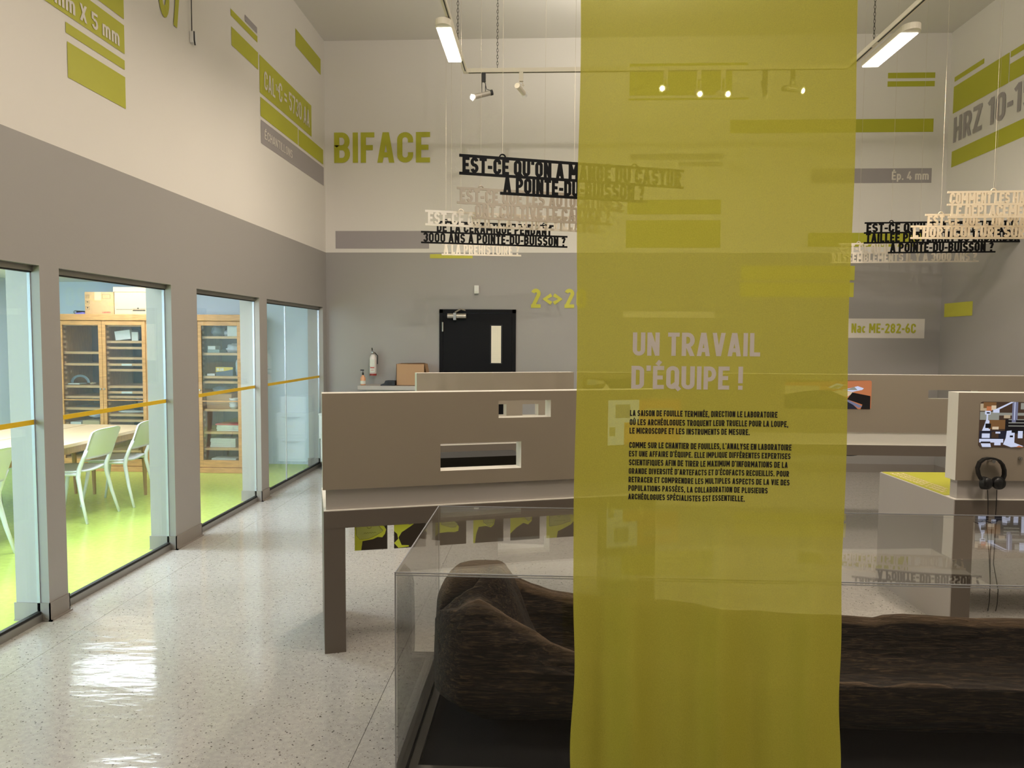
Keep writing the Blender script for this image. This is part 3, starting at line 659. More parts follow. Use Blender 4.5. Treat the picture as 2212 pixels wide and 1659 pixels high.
# ------------------------------------------------------------ laboratory furniture
def cabinet(X0, X1, shelves_left, shelves_right, label):
    YC = 8.65; Z1 = at(523, 680, 1, YC).z
    t = thing('oak_cabinet', label, 'cabinet', ((X0+X1)/2, YC+.2, 0), 0, 'oak cabinets in the laboratory'); o = t.location
    B = lambda n_, m_, *bx, par=None, **k: build(n_, G().box(*bx), m_, par or t, off=o, **k)
    B('cornice', 'oak', X0-.012, X1+.012, YC-.022, 9.30, Z1-.075, Z1, bevel=.004)
    B('plinth', 'oak', X0-.01, X1+.01, YC-.02, 9.30, 0, .065, bevel=.004)
    B('side_panel', 'oak_v', X0, X0+.03, YC, 9.30, .065, Z1-.075); B('side_panel', 'oak_v', X1-.03, X1, YC, 9.30, .065, Z1-.075)
    B('back_panel', 'cab_back', X0+.03, X1-.03, 9.27, 9.30, .065, Z1-.075)
    xm = (X0+X1)/2
    B('divider', 'oak_v', xm-.014, xm+.014, YC+.02, 9.27, .065, Z1-.075)
    for xa, xb, sh in ((X0+.03, xm-.014, shelves_left), (xm+.014, X1-.03, shelves_right)):
        for y_ in sh:
            z = at((xa+xb)*0+0 if False else (300 if X0 < -4.7 else 480), y_, 1, YC+.05).z
            B('shelf', 'shelf_wood', xa, xb, YC+.04, 9.25, z-.014, z+.014)
        # toothed shelf rails
        gg = G(); zz = .12
        while zz < Z1-.12: gg.box(xa, xa+.03, YC+.05, YC+.075, zz, zz+.03); zz += .062
        build('shelf_rail', gg, 'shelf_wood', t, off=o)['kind'] = 'stuff'
        dz0, dz1 = .07, Z1-.08; fr = .042
        gg = G(); a_, b_ = xa-.012, xb+.012
        gg.box(a_, a_+fr, YC-.012, YC+.012, dz0, dz1); gg.box(b_-fr, b_, YC-.012, YC+.012, dz0, dz1)
        gg.box(a_+fr, b_-fr, YC-.012, YC+.012, dz0, dz0+.085); gg.box(a_+fr, b_-fr, YC-.012, YC+.012, dz1-.05, dz1)
        dr = build('door', gg, 'oak', t, off=o, bevel=.002)
        gp = G(); gp.box(a_+fr, b_-fr, YC-.003, YC+.001, dz0+.085, dz1-.05); build('door_pane', gp, 'door_pane', dr)
        dr.children[0].data.transform(Matrix.Translation(-o))
        gp = G(); gp.box(a_+fr, b_-fr, YC-.02, YC-.004, .86, .872); hb = build('glazing_bar', gp, 'oak', dr); hb.data.transform(Matrix.Translation(-o))
        gp = G(); kx = (b_-.02) if xa < xm-.1 else (a_+.02); gp.cyl((kx, YC-.03, 1.0), (kx, YC-.012, 1.0), .01, n=10)
        hb = build('knob', gp, 'steel', dr); hb.data.transform(Matrix.Translation(-o))
    return t
CA0, CA1, CB0, CB1 = -5.885, -4.785, -4.70, -3.625
cabinet(CA0, CA1, (701.6, 763, 788, 836, 859, 884, 940, 968, 991), (703, 739, 752, 774.5, 788, 800, 836, 848, 858, 897, 909, 975), 'wide oak cabinet behind the white chairs, cardboard boxes on top')
cabinet(CB0, CB1, (740, 780, 830, 880, 930, 975), (729, 765, 815, 826, 886, 935, 970), 'oak cabinet with bare top right of the cabinet carrying boxes')
ZT = at(523, 680, 1, 8.65).z
def pbox(name, label, cat, m, x0, x1, ytop, ybot, Y, dep, group=None, z0=None, bev=.003):
    a, b = at(x0, ybot, 1, Y).x, at(x1, ybot, 1, Y).x; zb = at(x0, ybot, 1, Y).z if z0 is None else z0; zt = at(x0, ytop, 1, Y).z
    g = G(); c = Vector(((a+b)/2, Y+dep/2, zb)); g.box(a, b, Y, Y+dep, zb, zt)
    o = build(name, g, m, None, off=c, bevel=bev); o.location = c; tag(o, label, cat, group); return o, a, b, zb, zt, Y
o, a, b, zb, zt, Y = pbox('cardboard_box', 'cardboard box with handling symbols on the oak cabinet', 'box', 'card', 183.5, 246.5, 630.5, 671, 8.72, .3, z0=ZT+.001)
c = o.location
x0_ = a+.035
for k in range(3):
    g = G(); zc = zt-.055-k*(zt-zb-.06)/3.0; s2 = .022
    for q in ((x0_-s2, x0_+s2, zc+s2-.002, zc+s2), (x0_-s2, x0_+s2, zc-s2, zc-s2+.002), (x0_-s2, x0_-s2+.002, zc-s2, zc+s2), (x0_+s2-.002, x0_+s2, zc-s2, zc+s2)):
        g.box(q[0], q[1], Y-.0012, Y-.0002, q[2], q[3])
    if k == 0:
        for dx_ in (-.008, .008): g.box(x0_+dx_-.0015, x0_+dx_+.0015, Y-.0012, Y-.0002, zc-.014, zc+.014); g.box(x0_+dx_-.004, x0_+dx_+.004, Y-.0012, Y-.0002, zc+.009, zc+.012)
    elif k == 1: g.prism([(x0_-.014, zc), (x0_-.007, zc+.01), (x0_+.007, zc+.01), (x0_+.014, zc)], Y-.0012, Y-.0002); g.box(x0_-.001, x0_+.001, Y-.0012, Y-.0002, zc-.014, zc)
    else: g.prism([(x0_-.01, zc+.013), (x0_+.01, zc+.013), (x0_+.006, zc), (x0_+.002, zc-.002), (x0_+.002, zc-.012), (x0_-.002, zc-.012), (x0_-.002, zc-.002), (x0_-.006, zc)], Y-.0012, Y-.0002)
    build('printed_symbol', g, 'ink', o, off=c)
g = G()
bx = a+(b-a)*.6
for q in ((bx, bx+.1, zt-.03, zt-.028), (bx, bx+.1, zt-.08, zt-.078), (bx, bx+.002, zt-.08, zt-.028), (bx+.098, bx+.1, zt-.08, zt-.028)): g.box(q[0], q[1], Y-.0012, Y-.0002, q[2], q[3])
build('address_frame', g, 'ink', o, off=c)
g = G(); put_text(g, 'LABOMED', Vector((a+(b-a)*.6, Y-.001, zb+.014)), Vector((1, 0, 0)), Vector((0, 0, 1)), .017, .1, .2, .15); build('printed_word', g, 'red_print', o, off=c)['label'] = 'red printed word'
g = G(); g.box(a+(b-a)*.34, a+(b-a)*.56, Y-.001, Y-.0002, zt-.10, zt); build('packing_tape', g, 'card2', o, off=c)
o, a, b, zb, zt, Y = pbox('archive_box', 'pale archive storage box with lid on the oak cabinet', 'box', 'card2', 247.5, 330, 624, 671, 8.70, .33, z0=ZT+.001)
c = o.location
g = G(); g.box(a-.008, b+.008, Y-.008, Y+.338, zt-.035, zt+.022); build('lid', g, 'card2', o, off=c)
g = G(); g.box(a+.02, a+.22, Y-.0012, Y-.0002, zb+.055, zb+.059); g.box(a+.225, a+.38, Y-.0012, Y-.0002, zb+.04, zb+.052); g.box(a+.225, a+.38, Y-.0012, Y-.0002, zb+.058, zb+.063); g.sph((a+.29, Y-.0005, zb+.072), .012, sc3=(1, .05, .6)); build('printed_mark', g, 'ink', o, off=c)
g = G(); xx = at(168, 667, 1, 8.75).x; g.cyl((0, -.05, .022), (0, .12, .022), .022, n=12)
o = tag(build('dark_roll', g, 'black', smooth=False), 'short dark roll lying on top of the oak cabinet', 'roll'); o.location = (xx, 8.75, ZT+.001)
g = G(); g.lathe([(.0, 0), (.022, 0)], n=3); g = G(); g.box(-.012, .012, -.0505, -.0500, .01, .034); build('roll_end', g, 'grey_plastic', o)
g = G(); g.prism([(-.05, 0), (.05, 0), (.045, .022), (-.04, .014)], -.04, .04)
o = tag(build('tape_reel', g, mat('purple_plastic', S(110, 110, 190), .4)), 'flat purple packet beside the cardboard box on the cabinet', 'packet'); o.location = (at(178, 668, 1, 8.75).x, 8.72, ZT+.001)

# contents behind the glass doors
YS = 8.74
def cont(name, label, cat, m, x0, x1, yt, shelf_y, dep=.2, **k):
    z = at(300 if x0 < 400 else 480, shelf_y, 1, 8.70).z+.0150
    a, b = at(x0, yt, 1, YS).x, at(x1, yt, 1, YS).x; zt = at(x0, yt, 1, YS).z
    zt = max(zt, z+.008)
    g = G(); g.box(a, b, YS, YS+dep, z, zt); c = Vector(((a+b)/2, YS+dep/2, z))
    o = build(name, g, m, None, off=c, bevel=.003); o.location = c; tag(o, label, cat, k.get('group')); return o
def bag(name, label, cat, m, x0, x1, yt, shelf_y, seed=1, dep=.1):
    z = at(300 if x0 < 400 else 480, shelf_y, 1, 8.70).z+.016
    a, b = at(x0, yt, 1, YS).x, at(x1, yt, 1, YS).x; zt = at(x0, yt, 1, YS).z; hw, hh = (b-a)/2, zt-z
    g = G(); g.sph((0, 0, 0), 1, 18, 12); vs = []
    for v in g.v:
        n = noise.noise(Vector(v)*2.3+Vector((seed*3.1, 0, 0)))*.35+noise.noise(Vector(v)*6+Vector((seed, 5, 0)))*.16
        k = 1+n; vs.append((v[0]*k*hw*.95, v[1]*k*dep, max(0, (v[2]*.5*k+.42)*hh)))
    g.v = vs; o = build(name, g, m, None, smooth=True); o.location = ((a+b)/2, YS+.11, z); tag(o, label, cat); return o
cont('white_box', 'white archive box standing on the top shelf of the right oak cabinet', 'box', 'white_plastic', 490.5, 513.5, 704, 729)
bag('plastic_bag', 'grey plastic bag slumped at the left of the top shelf beside a white box', 'bag', 'grey_plastic', 450, 474, 700, 729, 2)
bag('plastic_bag', 'pale plastic bag between the grey bag and the white box on the top shelf', 'bag', 'plastic_bag', 476, 489, 712, 729, 3, .06)
o = cont('lidded_tub', 'flat sage green tub on the second shelf of the right oak cabinet', 'tub', 'sage', 448, 474, 755, 765)
c2 = cont('small_box', 'small white box stacked on the sage green tub', 'box', 'white_plastic', 448.5, 465, 744.5, 754.9, .14); c2.location.z = o.location.z+(at(448, 755, 1, YS).z-o.location.z)+.001
bag('plastic_bag', 'large crumpled clear bag filling the right half of the second shelf', 'bag', 'plastic_bag', 480, 514, 741, 765, 5)
o = cont('bag_carton', 'yellow and blue carton of bags on the third shelf of the right oak cabinet', 'carton', 'blue_card', 466, 503, 793, 815, .12)
lo = o.location; g = G(); za = .0; zt_ = at(466, 793, 1, YS).z-lo.z; xa_ = at(466, 793, 1, YS).x-lo.x; xb_ = at(503, 793, 1, YS).x-lo.x
g.prism([(xa_, zt_*.45), (xa_, zt_), (xb_, zt_), (xb_, zt_*.75), (xa_+(xb_-xa_)*.5, zt_*.55)], -.0612, -.0602); build('printed_band', g, 'yellow_card', o)
g = G(); put_text(g, 'GLAD', Vector((xa_+.012, -.0618, zt_*.58)), Vector((1, 0, 0)), Vector((0, 0, 1)), zt_*.3, .085, .24, .1); build('printed_word', g, 'white_plastic', o)['label'] = 'white printed word'
bag('bubble_wrap', 'rolled bubble wrap leaning beside the yellow and blue carton', 'wrap', 'plastic_bag', 501, 515, 773, 815, 8, .07)
cont('white_tray', 'low white tray at the left of the third shelf of the right cabinet', 'tray', 'white_plastic', 447, 464, 807, 815)
bag('grey_bag', 'dark grey bag lying on the fifth shelf above the brown box', 'bag', 'grey_plastic', 452, 496, 834, 853, 11)
cont('brown_box', 'brown open box on the wide middle shelf of the right cabinet', 'box', 'card3', 446, 500, 851, 886, .18)
g = G()
zb_ = at(480, 886, 1, 8.70).z+.0155
for k in range(4):
    bo = tag(build('white_bowl', G().lathe([(.03, 0), (.05, .02), (.058, .045), (.054, .045), (.046, .02), (.02, .006)], n=18), 'white_plastic', smooth=True), ['bottom white bowl of the stack in the right cabinet', 'second white bowl up in the stack in the right cabinet', 'third white bowl up in the stack in the right cabinet', 'top white bowl of the stack in the right cabinet'][k], 'bowl', 'stack of white bowls')
    bo.location = (at(506, 880, 1, YS).x, YS+.0, zb_+k*.028)
zs = at(480, 935, 1, 8.70).z+.015
for k in range(3):
    o = tag(build('paper_tray', G().box(-.13-.005*(k % 2), .14, -.1, .1, 0, .024), 'paper', bevel=.004), ['lowest pale paper stack under the red tray lid', 'middle pale paper stack under the red tray lid', 'upper pale paper stack just below the red tray lid'][k], 'paper', 'papers under the red lid'); o.location = (at(491, 935, 1, YS).x, YS+.1, zs+k*.0245)
o = tag(build('red_lid', G().box(-.145, .14, -.105, .1, 0, .018), 'red', bevel=.004), 'red plastic tray lid on top of a pale paper stack', 'lid'); o.location = (at(491, 935, 1, YS).x, YS+.1, zs+3*.0245)
zs = at(480, 970, 1, 8.70).z+.015
for k in range(5):
    o = tag(build('paper_stack', G().box(-.16+.004*(k % 3), .155, -.1, .1, 0, .021), 'paper', bevel=.003), ['lowest', 'second', 'middle', 'fourth', 'topmost'][k]+' paper bundle on the lowest full shelf of the right cabinet', 'paper', 'paper bundles on the lower shelf'); o.location = (at(482, 970, 1, YS).x, YS+.1, zs+k*.0215)
for k in range(2):
    o = tag(build('paper_stack', G().box(-.15, .155, -.1, .1, 0, .025), 'paper', bevel=.003), ['lower', 'upper'][k]+' paper bundle on the floor of the right cabinet', 'paper', 'paper bundles on the cabinet floor'); o.location = (at(483, 1000, 1, YS).x, YS+.1, .11+k*.026)
# left cabinet
o = cont('white_tray', 'tilted white tray on the upper shelf of the left cabinet', 'tray', 'white_plastic', 249, 282, 716, 739); o.rotation_euler[1] = -.12; o.location.z += .012
cont('white_card', 'upright white card beside the tilted tray', 'card', 'paper', 284, 298, 717, 739, .02)
g = G(); g.tube([(.05*math.cos(a_), 0, .05*math.sin(a_)) for a_ in [PI*i/14 for i in range(15)]], .009, 6)
o = tag(build('hoop', g, 'grey_plastic'), 'half hoop of grey wood standing on folded papers', 'hoop'); o.scale = (2.1, 1, 1.7); o.location = (at(165, 836, 1, YS).x, YS+.08, at(165, 836, 1, 8.7).z+.045)
cont('folded_paper', 'folded white papers under the grey hoop', 'paper', 'paper', 146, 172, 829, 836, dep=.14).location.z += .006
bag('round_stone', 'small round stone at the right of the grey hoop', 'stone', 'card2', 184, 195, 826, 836, 4, .04)
for i, (x0, x1, yt, sy, lb_) in enumerate(((150, 196, 759.5, 763, 'pale flat fragments on the second shelf of the left door'), (140, 190, 785.5, 788, 'row of pale flakes on the third shelf of the left door'), (262, 308, 771.5, 774.5, 'thin grey slab on the fourth shelf of the right door'),
                                   (150, 214, 878, 884, 'grey fragments spread on the shelf level with the chair tops'), (245, 306, 887, 897, 'dark fragments on the shelf above the table, right door'), (250, 304, 854, 858, 'row of pale cards on the shelf under the yellow strip'))):
    bag('fragment_tray', lb_, 'fragments', 'grey_plastic' if i % 2 else 'paper', x0, x1, yt, sy, 20+i, .07)
cont('carton', 'flat tan carton just above the table edge', 'carton', 'card2', 178, 215, 908, 940, .2)
cont('white_box', 'small white box left of the flat tan carton', 'box', 'white_plastic', 152, 175, 911, 940, .2)
bag('plastic_bag', 'crumpled clear bag on top of the tan carton', 'bag', 'plastic_bag', 182, 208, 892, 908.0, 6, .06)
for i, (x0, x1, sy) in enumerate(((262, 284, 788), (262, 285, 848))):
    z = at(270, sy, 1, 8.68).z; a, b = at(x0, sy, 1, 8.68).x, at(x1, sy, 1, 8.68).x
    o = tag(build('shelf_label', G().box(a, b, 8.686, 8.689, z-.012, z+.012), 'paper'), ['white label on the upper shelf edge of the left cabinet', 'cream label on the shelf edge just under the yellow strip'][i], 'label')

# tables
for i, (x0, x1) in enumerate(((-4.76, -4.04), (-5.50, -4.78))):
    t = thing('lab_table', ['pale birch table alongside the backs of the white chairs', 'pale birch table farther from the glass, touching the first table'][i], 'table', ((x0+x1)/2, 5.9, 0), 0, 'laboratory tables')
    hw = (x1-x0)/2
    g = G(); g.box(-hw, hw, -1.55, 1.55, .685, .715); build('tabletop', g, 'table_wood', t, bevel=.004)
    for sx in (-1, 1):
        g = G(); g.box(sx*(hw-.06)-.012, sx*(hw-.06)+.012, -1.4, 1.4, .62, .685); build('apron', g, 'leg_wood', t)
        for sy in (-1, 1):
            g = G(); g.cyl((sx*(hw-.09), sy*1.47, 0), (sx*(hw-.09), sy*1.45, .685), .015, .028, n=12); build('leg', g, 'leg_wood', t, smooth=False)
# chairs (the chair faces local +Y)
t = thing('white_chair', 'white plastic chair fully seen behind the second window pane', 'chair', (-4.05, 6.4, 0), PI/2, 'white laboratory chairs'); chair0 = t
g = G(); NX, NY = 12, 10; vs = []; 
def seat_z(u, v): return .435+.018*(abs(u)**2.2)+.02*max(0, v-.75)*-1+.006*(1-v)
for top in (1, 0):
    for j in range(NY+1):
        for i in range(NX+1):
            u = -1+2*i/NX; v = j/NY; wx = .205+.015*v; r = 1
            if v < .12: wx *= .86+.14*v/.12
            vs.append((u*wx, .02+v*.40, seat_z(u, v)-(0 if top else .016)))
n1 = (NX+1)*(NY+1); fs = []
for j in range(NY):
    for i in range(NX):
        a_ = j*(NX+1)+i; fs.append((a_, a_+1, a_+NX+2, a_+NX+1)); fs.append((n1+a_, n1+a_+NX+1, n1+a_+NX+2, n1+a_+1))
def rim(lst):
    for p, q in zip(lst, lst[1:]): fs.append((p, n1+p, n1+q, q))
rim([i for i in range(NX+1)]); rim([j*(NX+1)+NX for j in range(NY+1)]); rim([NY*(NX+1)+i for i in range(NX, -1, -1)]); rim([j*(NX+1) for j in range(NY, -1, -1)])
g.add(vs, fs); build('seat', g, 'chair_white', t, smooth=True)
g = G(); vs = []; NX, NZ = 14, 10
for fr in (0, 1):
    for j in range(NZ+1):
        for i in range(NX+1):
            u = -1+2*i/NX; v = j/NZ; hh = .555+v*.265
            wx = .205+.012*v
            corner = max(0, (v-.80)/.20); wx -= .045*corner**2.5*1
            y = -.035-.10*v-.03*(1-u*u)+(.016 if fr else 0)
            vs.append((u*wx, y, hh+(.0 if v < 1 else -.012*abs(u)**4)))
n1 = (NX+1)*(NZ+1); fs = []
for j in range(NZ):
    for i in range(NX):
        a_ = j*(NX+1)+i; fs.append((a_, a_+NX+1, a_+NX+2, a_+1)); fs.append((n1+a_, n1+a_+1, n1+a_+NX+2, n1+a_+NX+1))
rim([i for i in range(NX+1)]); rim([j*(NX+1)+NX for j in range(NZ+1)]); rim([NZ*(NX+1)+i for i in range(NX, -1, -1)]); rim([j*(NX+1) for j in range(NZ, -1, -1)])
g.add(vs, fs); build('backrest', g, 'chair_white', t, smooth=True)
for sx in (-1, 1):
    g = G(); g.tube([(sx*.24, -.075, 0), (sx*.222, -.02, .2), (sx*.205, .02, .40), (sx*.2, .012, .47), (sx*.2, -.025, .56), (sx*.2, -.06, .64)], [.012, .015, .019, .019, .017, .014], 8); build('leg', g, 'chair_white', t, smooth=True)
    g = G(); g.tube([(sx*.215, .44, 0), (sx*.2, .40, .2), (sx*.185, .365, .42)], [.012, .015, .019], 8); build('leg', g, 'chair_white', t, smooth=True)
    g = G(); g.tube([(sx*.2, .02, .425), (sx*.19, .37, .42)], .014, 8); build('side_rail', g, 'chair_white', t, smooth=True)
dup(t, (-4.01, 7.03, 0), PI/2+.06, 'white plastic chair partly hidden by the pier right of it, near the table end')
dup(t, (-4.06, 5.05, 0), PI/2-.05, 'white plastic chair cut by the left edge of the view')
dup(t, (-5.66, 7.0, 0), -PI/2, 'white plastic chair on the far side of the tables')
# ------------------------------------------------------------ exhibit islands
MT['slate_paint'] = MT['taupe']
ZSL, ZTP, ZPB, ZPT = .652, .745, .852, 1.344        # slab underside, table top, panel bottom, panel top
def holed(g, L, y0, y1, z0, z1, holes, x0=0.0):
    """panel with rectangular through-holes; material 0 = faces, 1 = cut edges"""
    xs = sorted({x0, L} | {h[0] for h in holes} | {h[1] for h in holes}); zs = sorted({z0, z1} | {h[2] for h in holes} | {h[3] for h in holes})
    solid = lambda i, j: 0 <= i < len(xs)-1 and 0 <= j < len(zs)-1 and not any(h[0] <= (xs[i]+xs[i+1])/2 <= h[1] and h[2] <= (zs[j]+zs[j+1])/2 <= h[3] for h in holes)
    for i in range(len(xs)-1):
        for j in range(len(zs)-1):
            if not solid(i, j): continue
            a, b, c, d = xs[i], xs[i+1], zs[j], zs[j+1]
            g.add([(a, y0, c), (b, y0, c), (b, y0, d), (a, y0, d)], [(0, 1, 2, 3)], 0)
            g.add([(a, y1, c), (b, y1, c), (b, y1, d), (a, y1, d)], [(3, 2, 1, 0)], 0)
            if not solid(i-1, j): g.add([(a, y0, c), (a, y1, c), (a, y1, d), (a, y0, d)], [(3, 2, 1, 0)], 1)
            if not solid(i+1, j): g.add([(b, y0, c), (b, y1, c), (b, y1, d), (b, y0, d)], [(0, 1, 2, 3)], 1)
            if not solid(i, j-1): g.add([(a, y0, c), (b, y0, c), (b, y1, c), (a, y1, c)], [(3, 2, 1, 0)], 1)
            if not solid(i, j+1): g.add([(a, y0, d), (b, y0, d), (b, y1, d), (a, y1, d)], [(0, 1, 2, 3)], 1)
class Unit:
    def __init__(s, A, ang, L, label, holes_px=(), depth=.62, x0=-.004, facemat='taupe', slabmat='dark_taupe', plinthmat='side_grey', plinth_x=.012, slots=(), pth=.10):
        s.A = Vector((A[0], A[1], 0)); s.u = Vector((math.cos(ang), math.sin(ang), 0)); s.v = Vector((-math.sin(ang), math.cos(ang), 0)); s.L = L
        s.t = thing('exhibit_table', label, 'exhibit table', s.A, ang, 'taupe exhibit tables of the gallery')
        hs = []
        for h in holes_px:
            p = s.loc(h[0], h[3]); q = s.loc(h[2], h[1]); hs.append((p.x, q.x, p.z, q.z))
        hs += list(slots)
        g = G(); holed(g, L, 0, pth, ZPB, ZPT, hs, x0); s.panel = build('display_panel', g, [facemat, 'edge_white'], s.t)
        g = G(); g.box(plinth_x, L, .02, pth-.012, ZTP, ZPB); build('plinth', g, plinthmat, s.t)
        g = G(); g.box(0, L, .0, depth, ZSL, ZTP-.004, 0); g.box(0, L, .0, depth, ZTP-.004, ZTP, 1); build('table_slab', g, [slabmat, 'edge_white'], s.t)
    def loc(s, x, y, v=0.0):
        """pixel -> local coordinates on the plane at depth v"""
        P = hit(x, y, s.A+s.v*v, s.v); d = P-s.A; return Vector((d.dot(s.u), v, P.z))
U1 = Unit((-1.13, 3.67), math.radians(18), 1.85, 'taupe exhibit table with two window slots cut in its panel', [(1077, 864, 1190, 903), (951.5, 953.5, 1126, 1017.5)])
g = G(); g.box(0, .107, 0.001, .62, 0, ZSL); build('leg', g, 'dark_taupe', U1.t)
g = G(); g.box(1.85-.107, 1.85, 0.001, .62, 0, ZSL); build('leg', g, 'dark_taupe', U1.t)
g = G(); g.box(.11, 1.84, .11, .6, ZTP, ZTP+.003); build('lime_top', g, 'lime_vinyl', U1.t)
# black equipment box seen through the lower slot
U2 = Unit((-1.063, 6.0), math.radians(18.2), 1.36, 'rear left exhibit table seen above the taupe panel with window slots', [(1128.5, 872.5, 1163, 898), (1070, 873, 1094, 898)], facemat='taupe')
U3 = Unit((.262, 6.432), 0.0, 4.4, 'long rear exhibit table with slot and photograph on its panel', [(2005, 843.5, 2112, 861.5)], plinth_x=0, plinthmat='edge_white')
for U, xs in ((U2, (0,)), (U3, (4.29,))):
    for x in xs: g = G(); g.box(x, x+.107, .001, .62, 0, ZSL); build('leg', g, 'dark_taupe', U.t)
U4 = Unit((2.285, 4.215), math.radians(2.0), 1.9, 'exhibit table with headphones and microscope picture', [], depth=.86, plinthmat='side_grey', plinth_x=.02)
g = G(); g.box(-.0, .107, .0, .05, 0, ZSL); build('leg', g, 'dark_taupe', U4.t)
g = G(); g.box(-.006, 0, .0, .86, 0, ZTP-.002); build('side_panel', g, 'side_grey', U4.t)['label'] = 'light grey side panel'  # lit look of this side is put into a lighter laminate
g = G(); g.box(1.793, 1.9, .001, .86, 0, ZSL); build('leg', g, 'dark_taupe', U4.t)
g = G(); g.box(.004, 1.88, .11, .85, ZTP, ZTP+.003); build('lime_top', g, 'lime_vinyl', U4.t)
g = G()
for k in range(3): put_text(g, 'MICROSCOPE LOUPE', Vector((.03+.035*k, .80, ZTP+.0035)), Vector((0, -1, 0)), Vector((1, 0, 0)), .022, .62-.05*k, .18, .15)
build('top_lettering', g, 'sign_cream', U4.t)
g = G(); g.box(.36, 1.12, .24, .46, ZTP+.004, .955)
bo = tag(build('equipment_box', g, 'black_matt', None), 'black equipment box behind the lower window slot of the front table', 'device')
bo.data.transform(Matrix.Rotation(math.radians(18), 4, 'Z')); bo.location = (-1.13, 3.67, 0)
# animal head cards hanging under the front table
MT['skull'] = mat('pale_skull_print', S(242, 246, 240), .6); MT['skull_line'] = mat('skull_line_print', S(120, 120, 112), .6); MT['lime_print'] = mat('lime_print', S(238, 240, 84), .6)
MT['card_taupe'] = mat('card_taupe_print', S(112, 102, 92), .6)
def film(name, col, tr=.6):
    m = bpy.data.materials.new(name); m.use_nodes = True; nt = m.node_tree; nt.nodes.clear()
    o = nt.nodes.new('ShaderNodeOutputMaterial'); d = nt.nodes.new('ShaderNodeBsdfDiffuse'); l = nt.nodes.new('ShaderNodeBsdfTranslucent'); x = nt.nodes.new('ShaderNodeMixShader')
    d.inputs[0].default_value = col; l.inputs[0].default_value = col; x.inputs[0].default_value = tr
    nt.links.new(d.outputs[0], x.inputs[1]); nt.links.new(l.outputs[0], x.inputs[2]); nt.links.new(x.outputs[0], o.inputs[0]); return m
MT['skull'] = film('pale_skull_film', (.95, .97, .93, 1)); MT['lime_print'] = film('lime_film', (.90, .92, .10, 1))
hx = [ (766, 1190), (851, 1183), (940, 1176), (1022, 1170), (1102, 1164), (1180, 1158)]
CW, CB, CT = .188, .398, ZSL-.001
shapes = [  # lime silhouette, pale skull, in card units (0..1 wide, 0..1.3 high from the bottom)
 ([(0, .02), (.20, .02), (.24, .30), (.55, .34), (.70, .40), (.84, .38), (.92, .48), (.96, .62), (.90, .72), (.72, .80), (.45, 1.0), (.2, 1.1), (0, 1.1)],
  [(.05, .50), (.16, .36), (.40, .36), (.66, .46), (.84, .56), (.86, .60), (.74, .74), (.45, .94), (.2, .98), (.05, .86)]),
 ([(0, .55), (.1, .46), (.13, .30), (.0, .18), (.14, .02), (.46, .04), (.46, .08), (.24, .10), (.14, .34), (.24, .50), (.50, .66), (.70, .80), (.72, .90), (.5, 1.1), (0, 1.1)],
  [(.18, .88), (.5, .72), (.60, .78), (.7, .92), (.6, 1.1), (.1, 1.1)]),
 ([(0, .30), (.1, .40), (.4, .42), (.62, .40), (.74, .44), (.76, .56), (.70, .66), (.5, .9), (.3, 1.1), (0, 1.1)], [(.2, .66), (.5, .56), (.66, .56), (.72, .66), (.5, .86), (.3, 1.0), (.1, 1.0)]),
 ([(0, .0), (.06, .0), (.10, .30), (.18, .52), (.42, .54), (.58, .48), (.68, .56), (.72, .72), (.66, .9), (.4, 1.1), (0, 1.1)], [(.34, .66), (.5, .52), (.64, .56), (.68, .74), (.5, .94), (.3, .9)]),
 ([(0, .24), (.2, .42), (.44, .56), (.6, .50), (.72, .60), (.74, .72), (.62, .82), (.4, 1.1), (0, 1.1)], [(.4, .82), (.6, .62), (.7, .66), (.68, .8), (.5, 1.0)]),
 ([(0, .0), (.36, .0), (.4, .22), (.6, .3), (.86, .42), (.96, .54), (.9, .8), (.5, 1.1), (0, 1.1)], [(.1, .4), (.4, .42), (.84, .52), (.8, .74), (.4, .94), (.1, .9)]),
 ([(0, .3), (.3, .3), (.7, .4), (.8, .6), (.5, 1.1), (0, 1.1)], [(.2, .5), (.6, .5), (.6, .8), (.2, .9)])]
names = ['deer skull card, leftmost under the front table', 'antlered skull card partly behind the case corner', 'fanged skull card just right of the case corner', 'short muzzled skull card with narrow neck', 'fanged skull card with sloping neck', 'broad necked skull card beside the lime banner', 'skull card seen dimly through the lime banner']
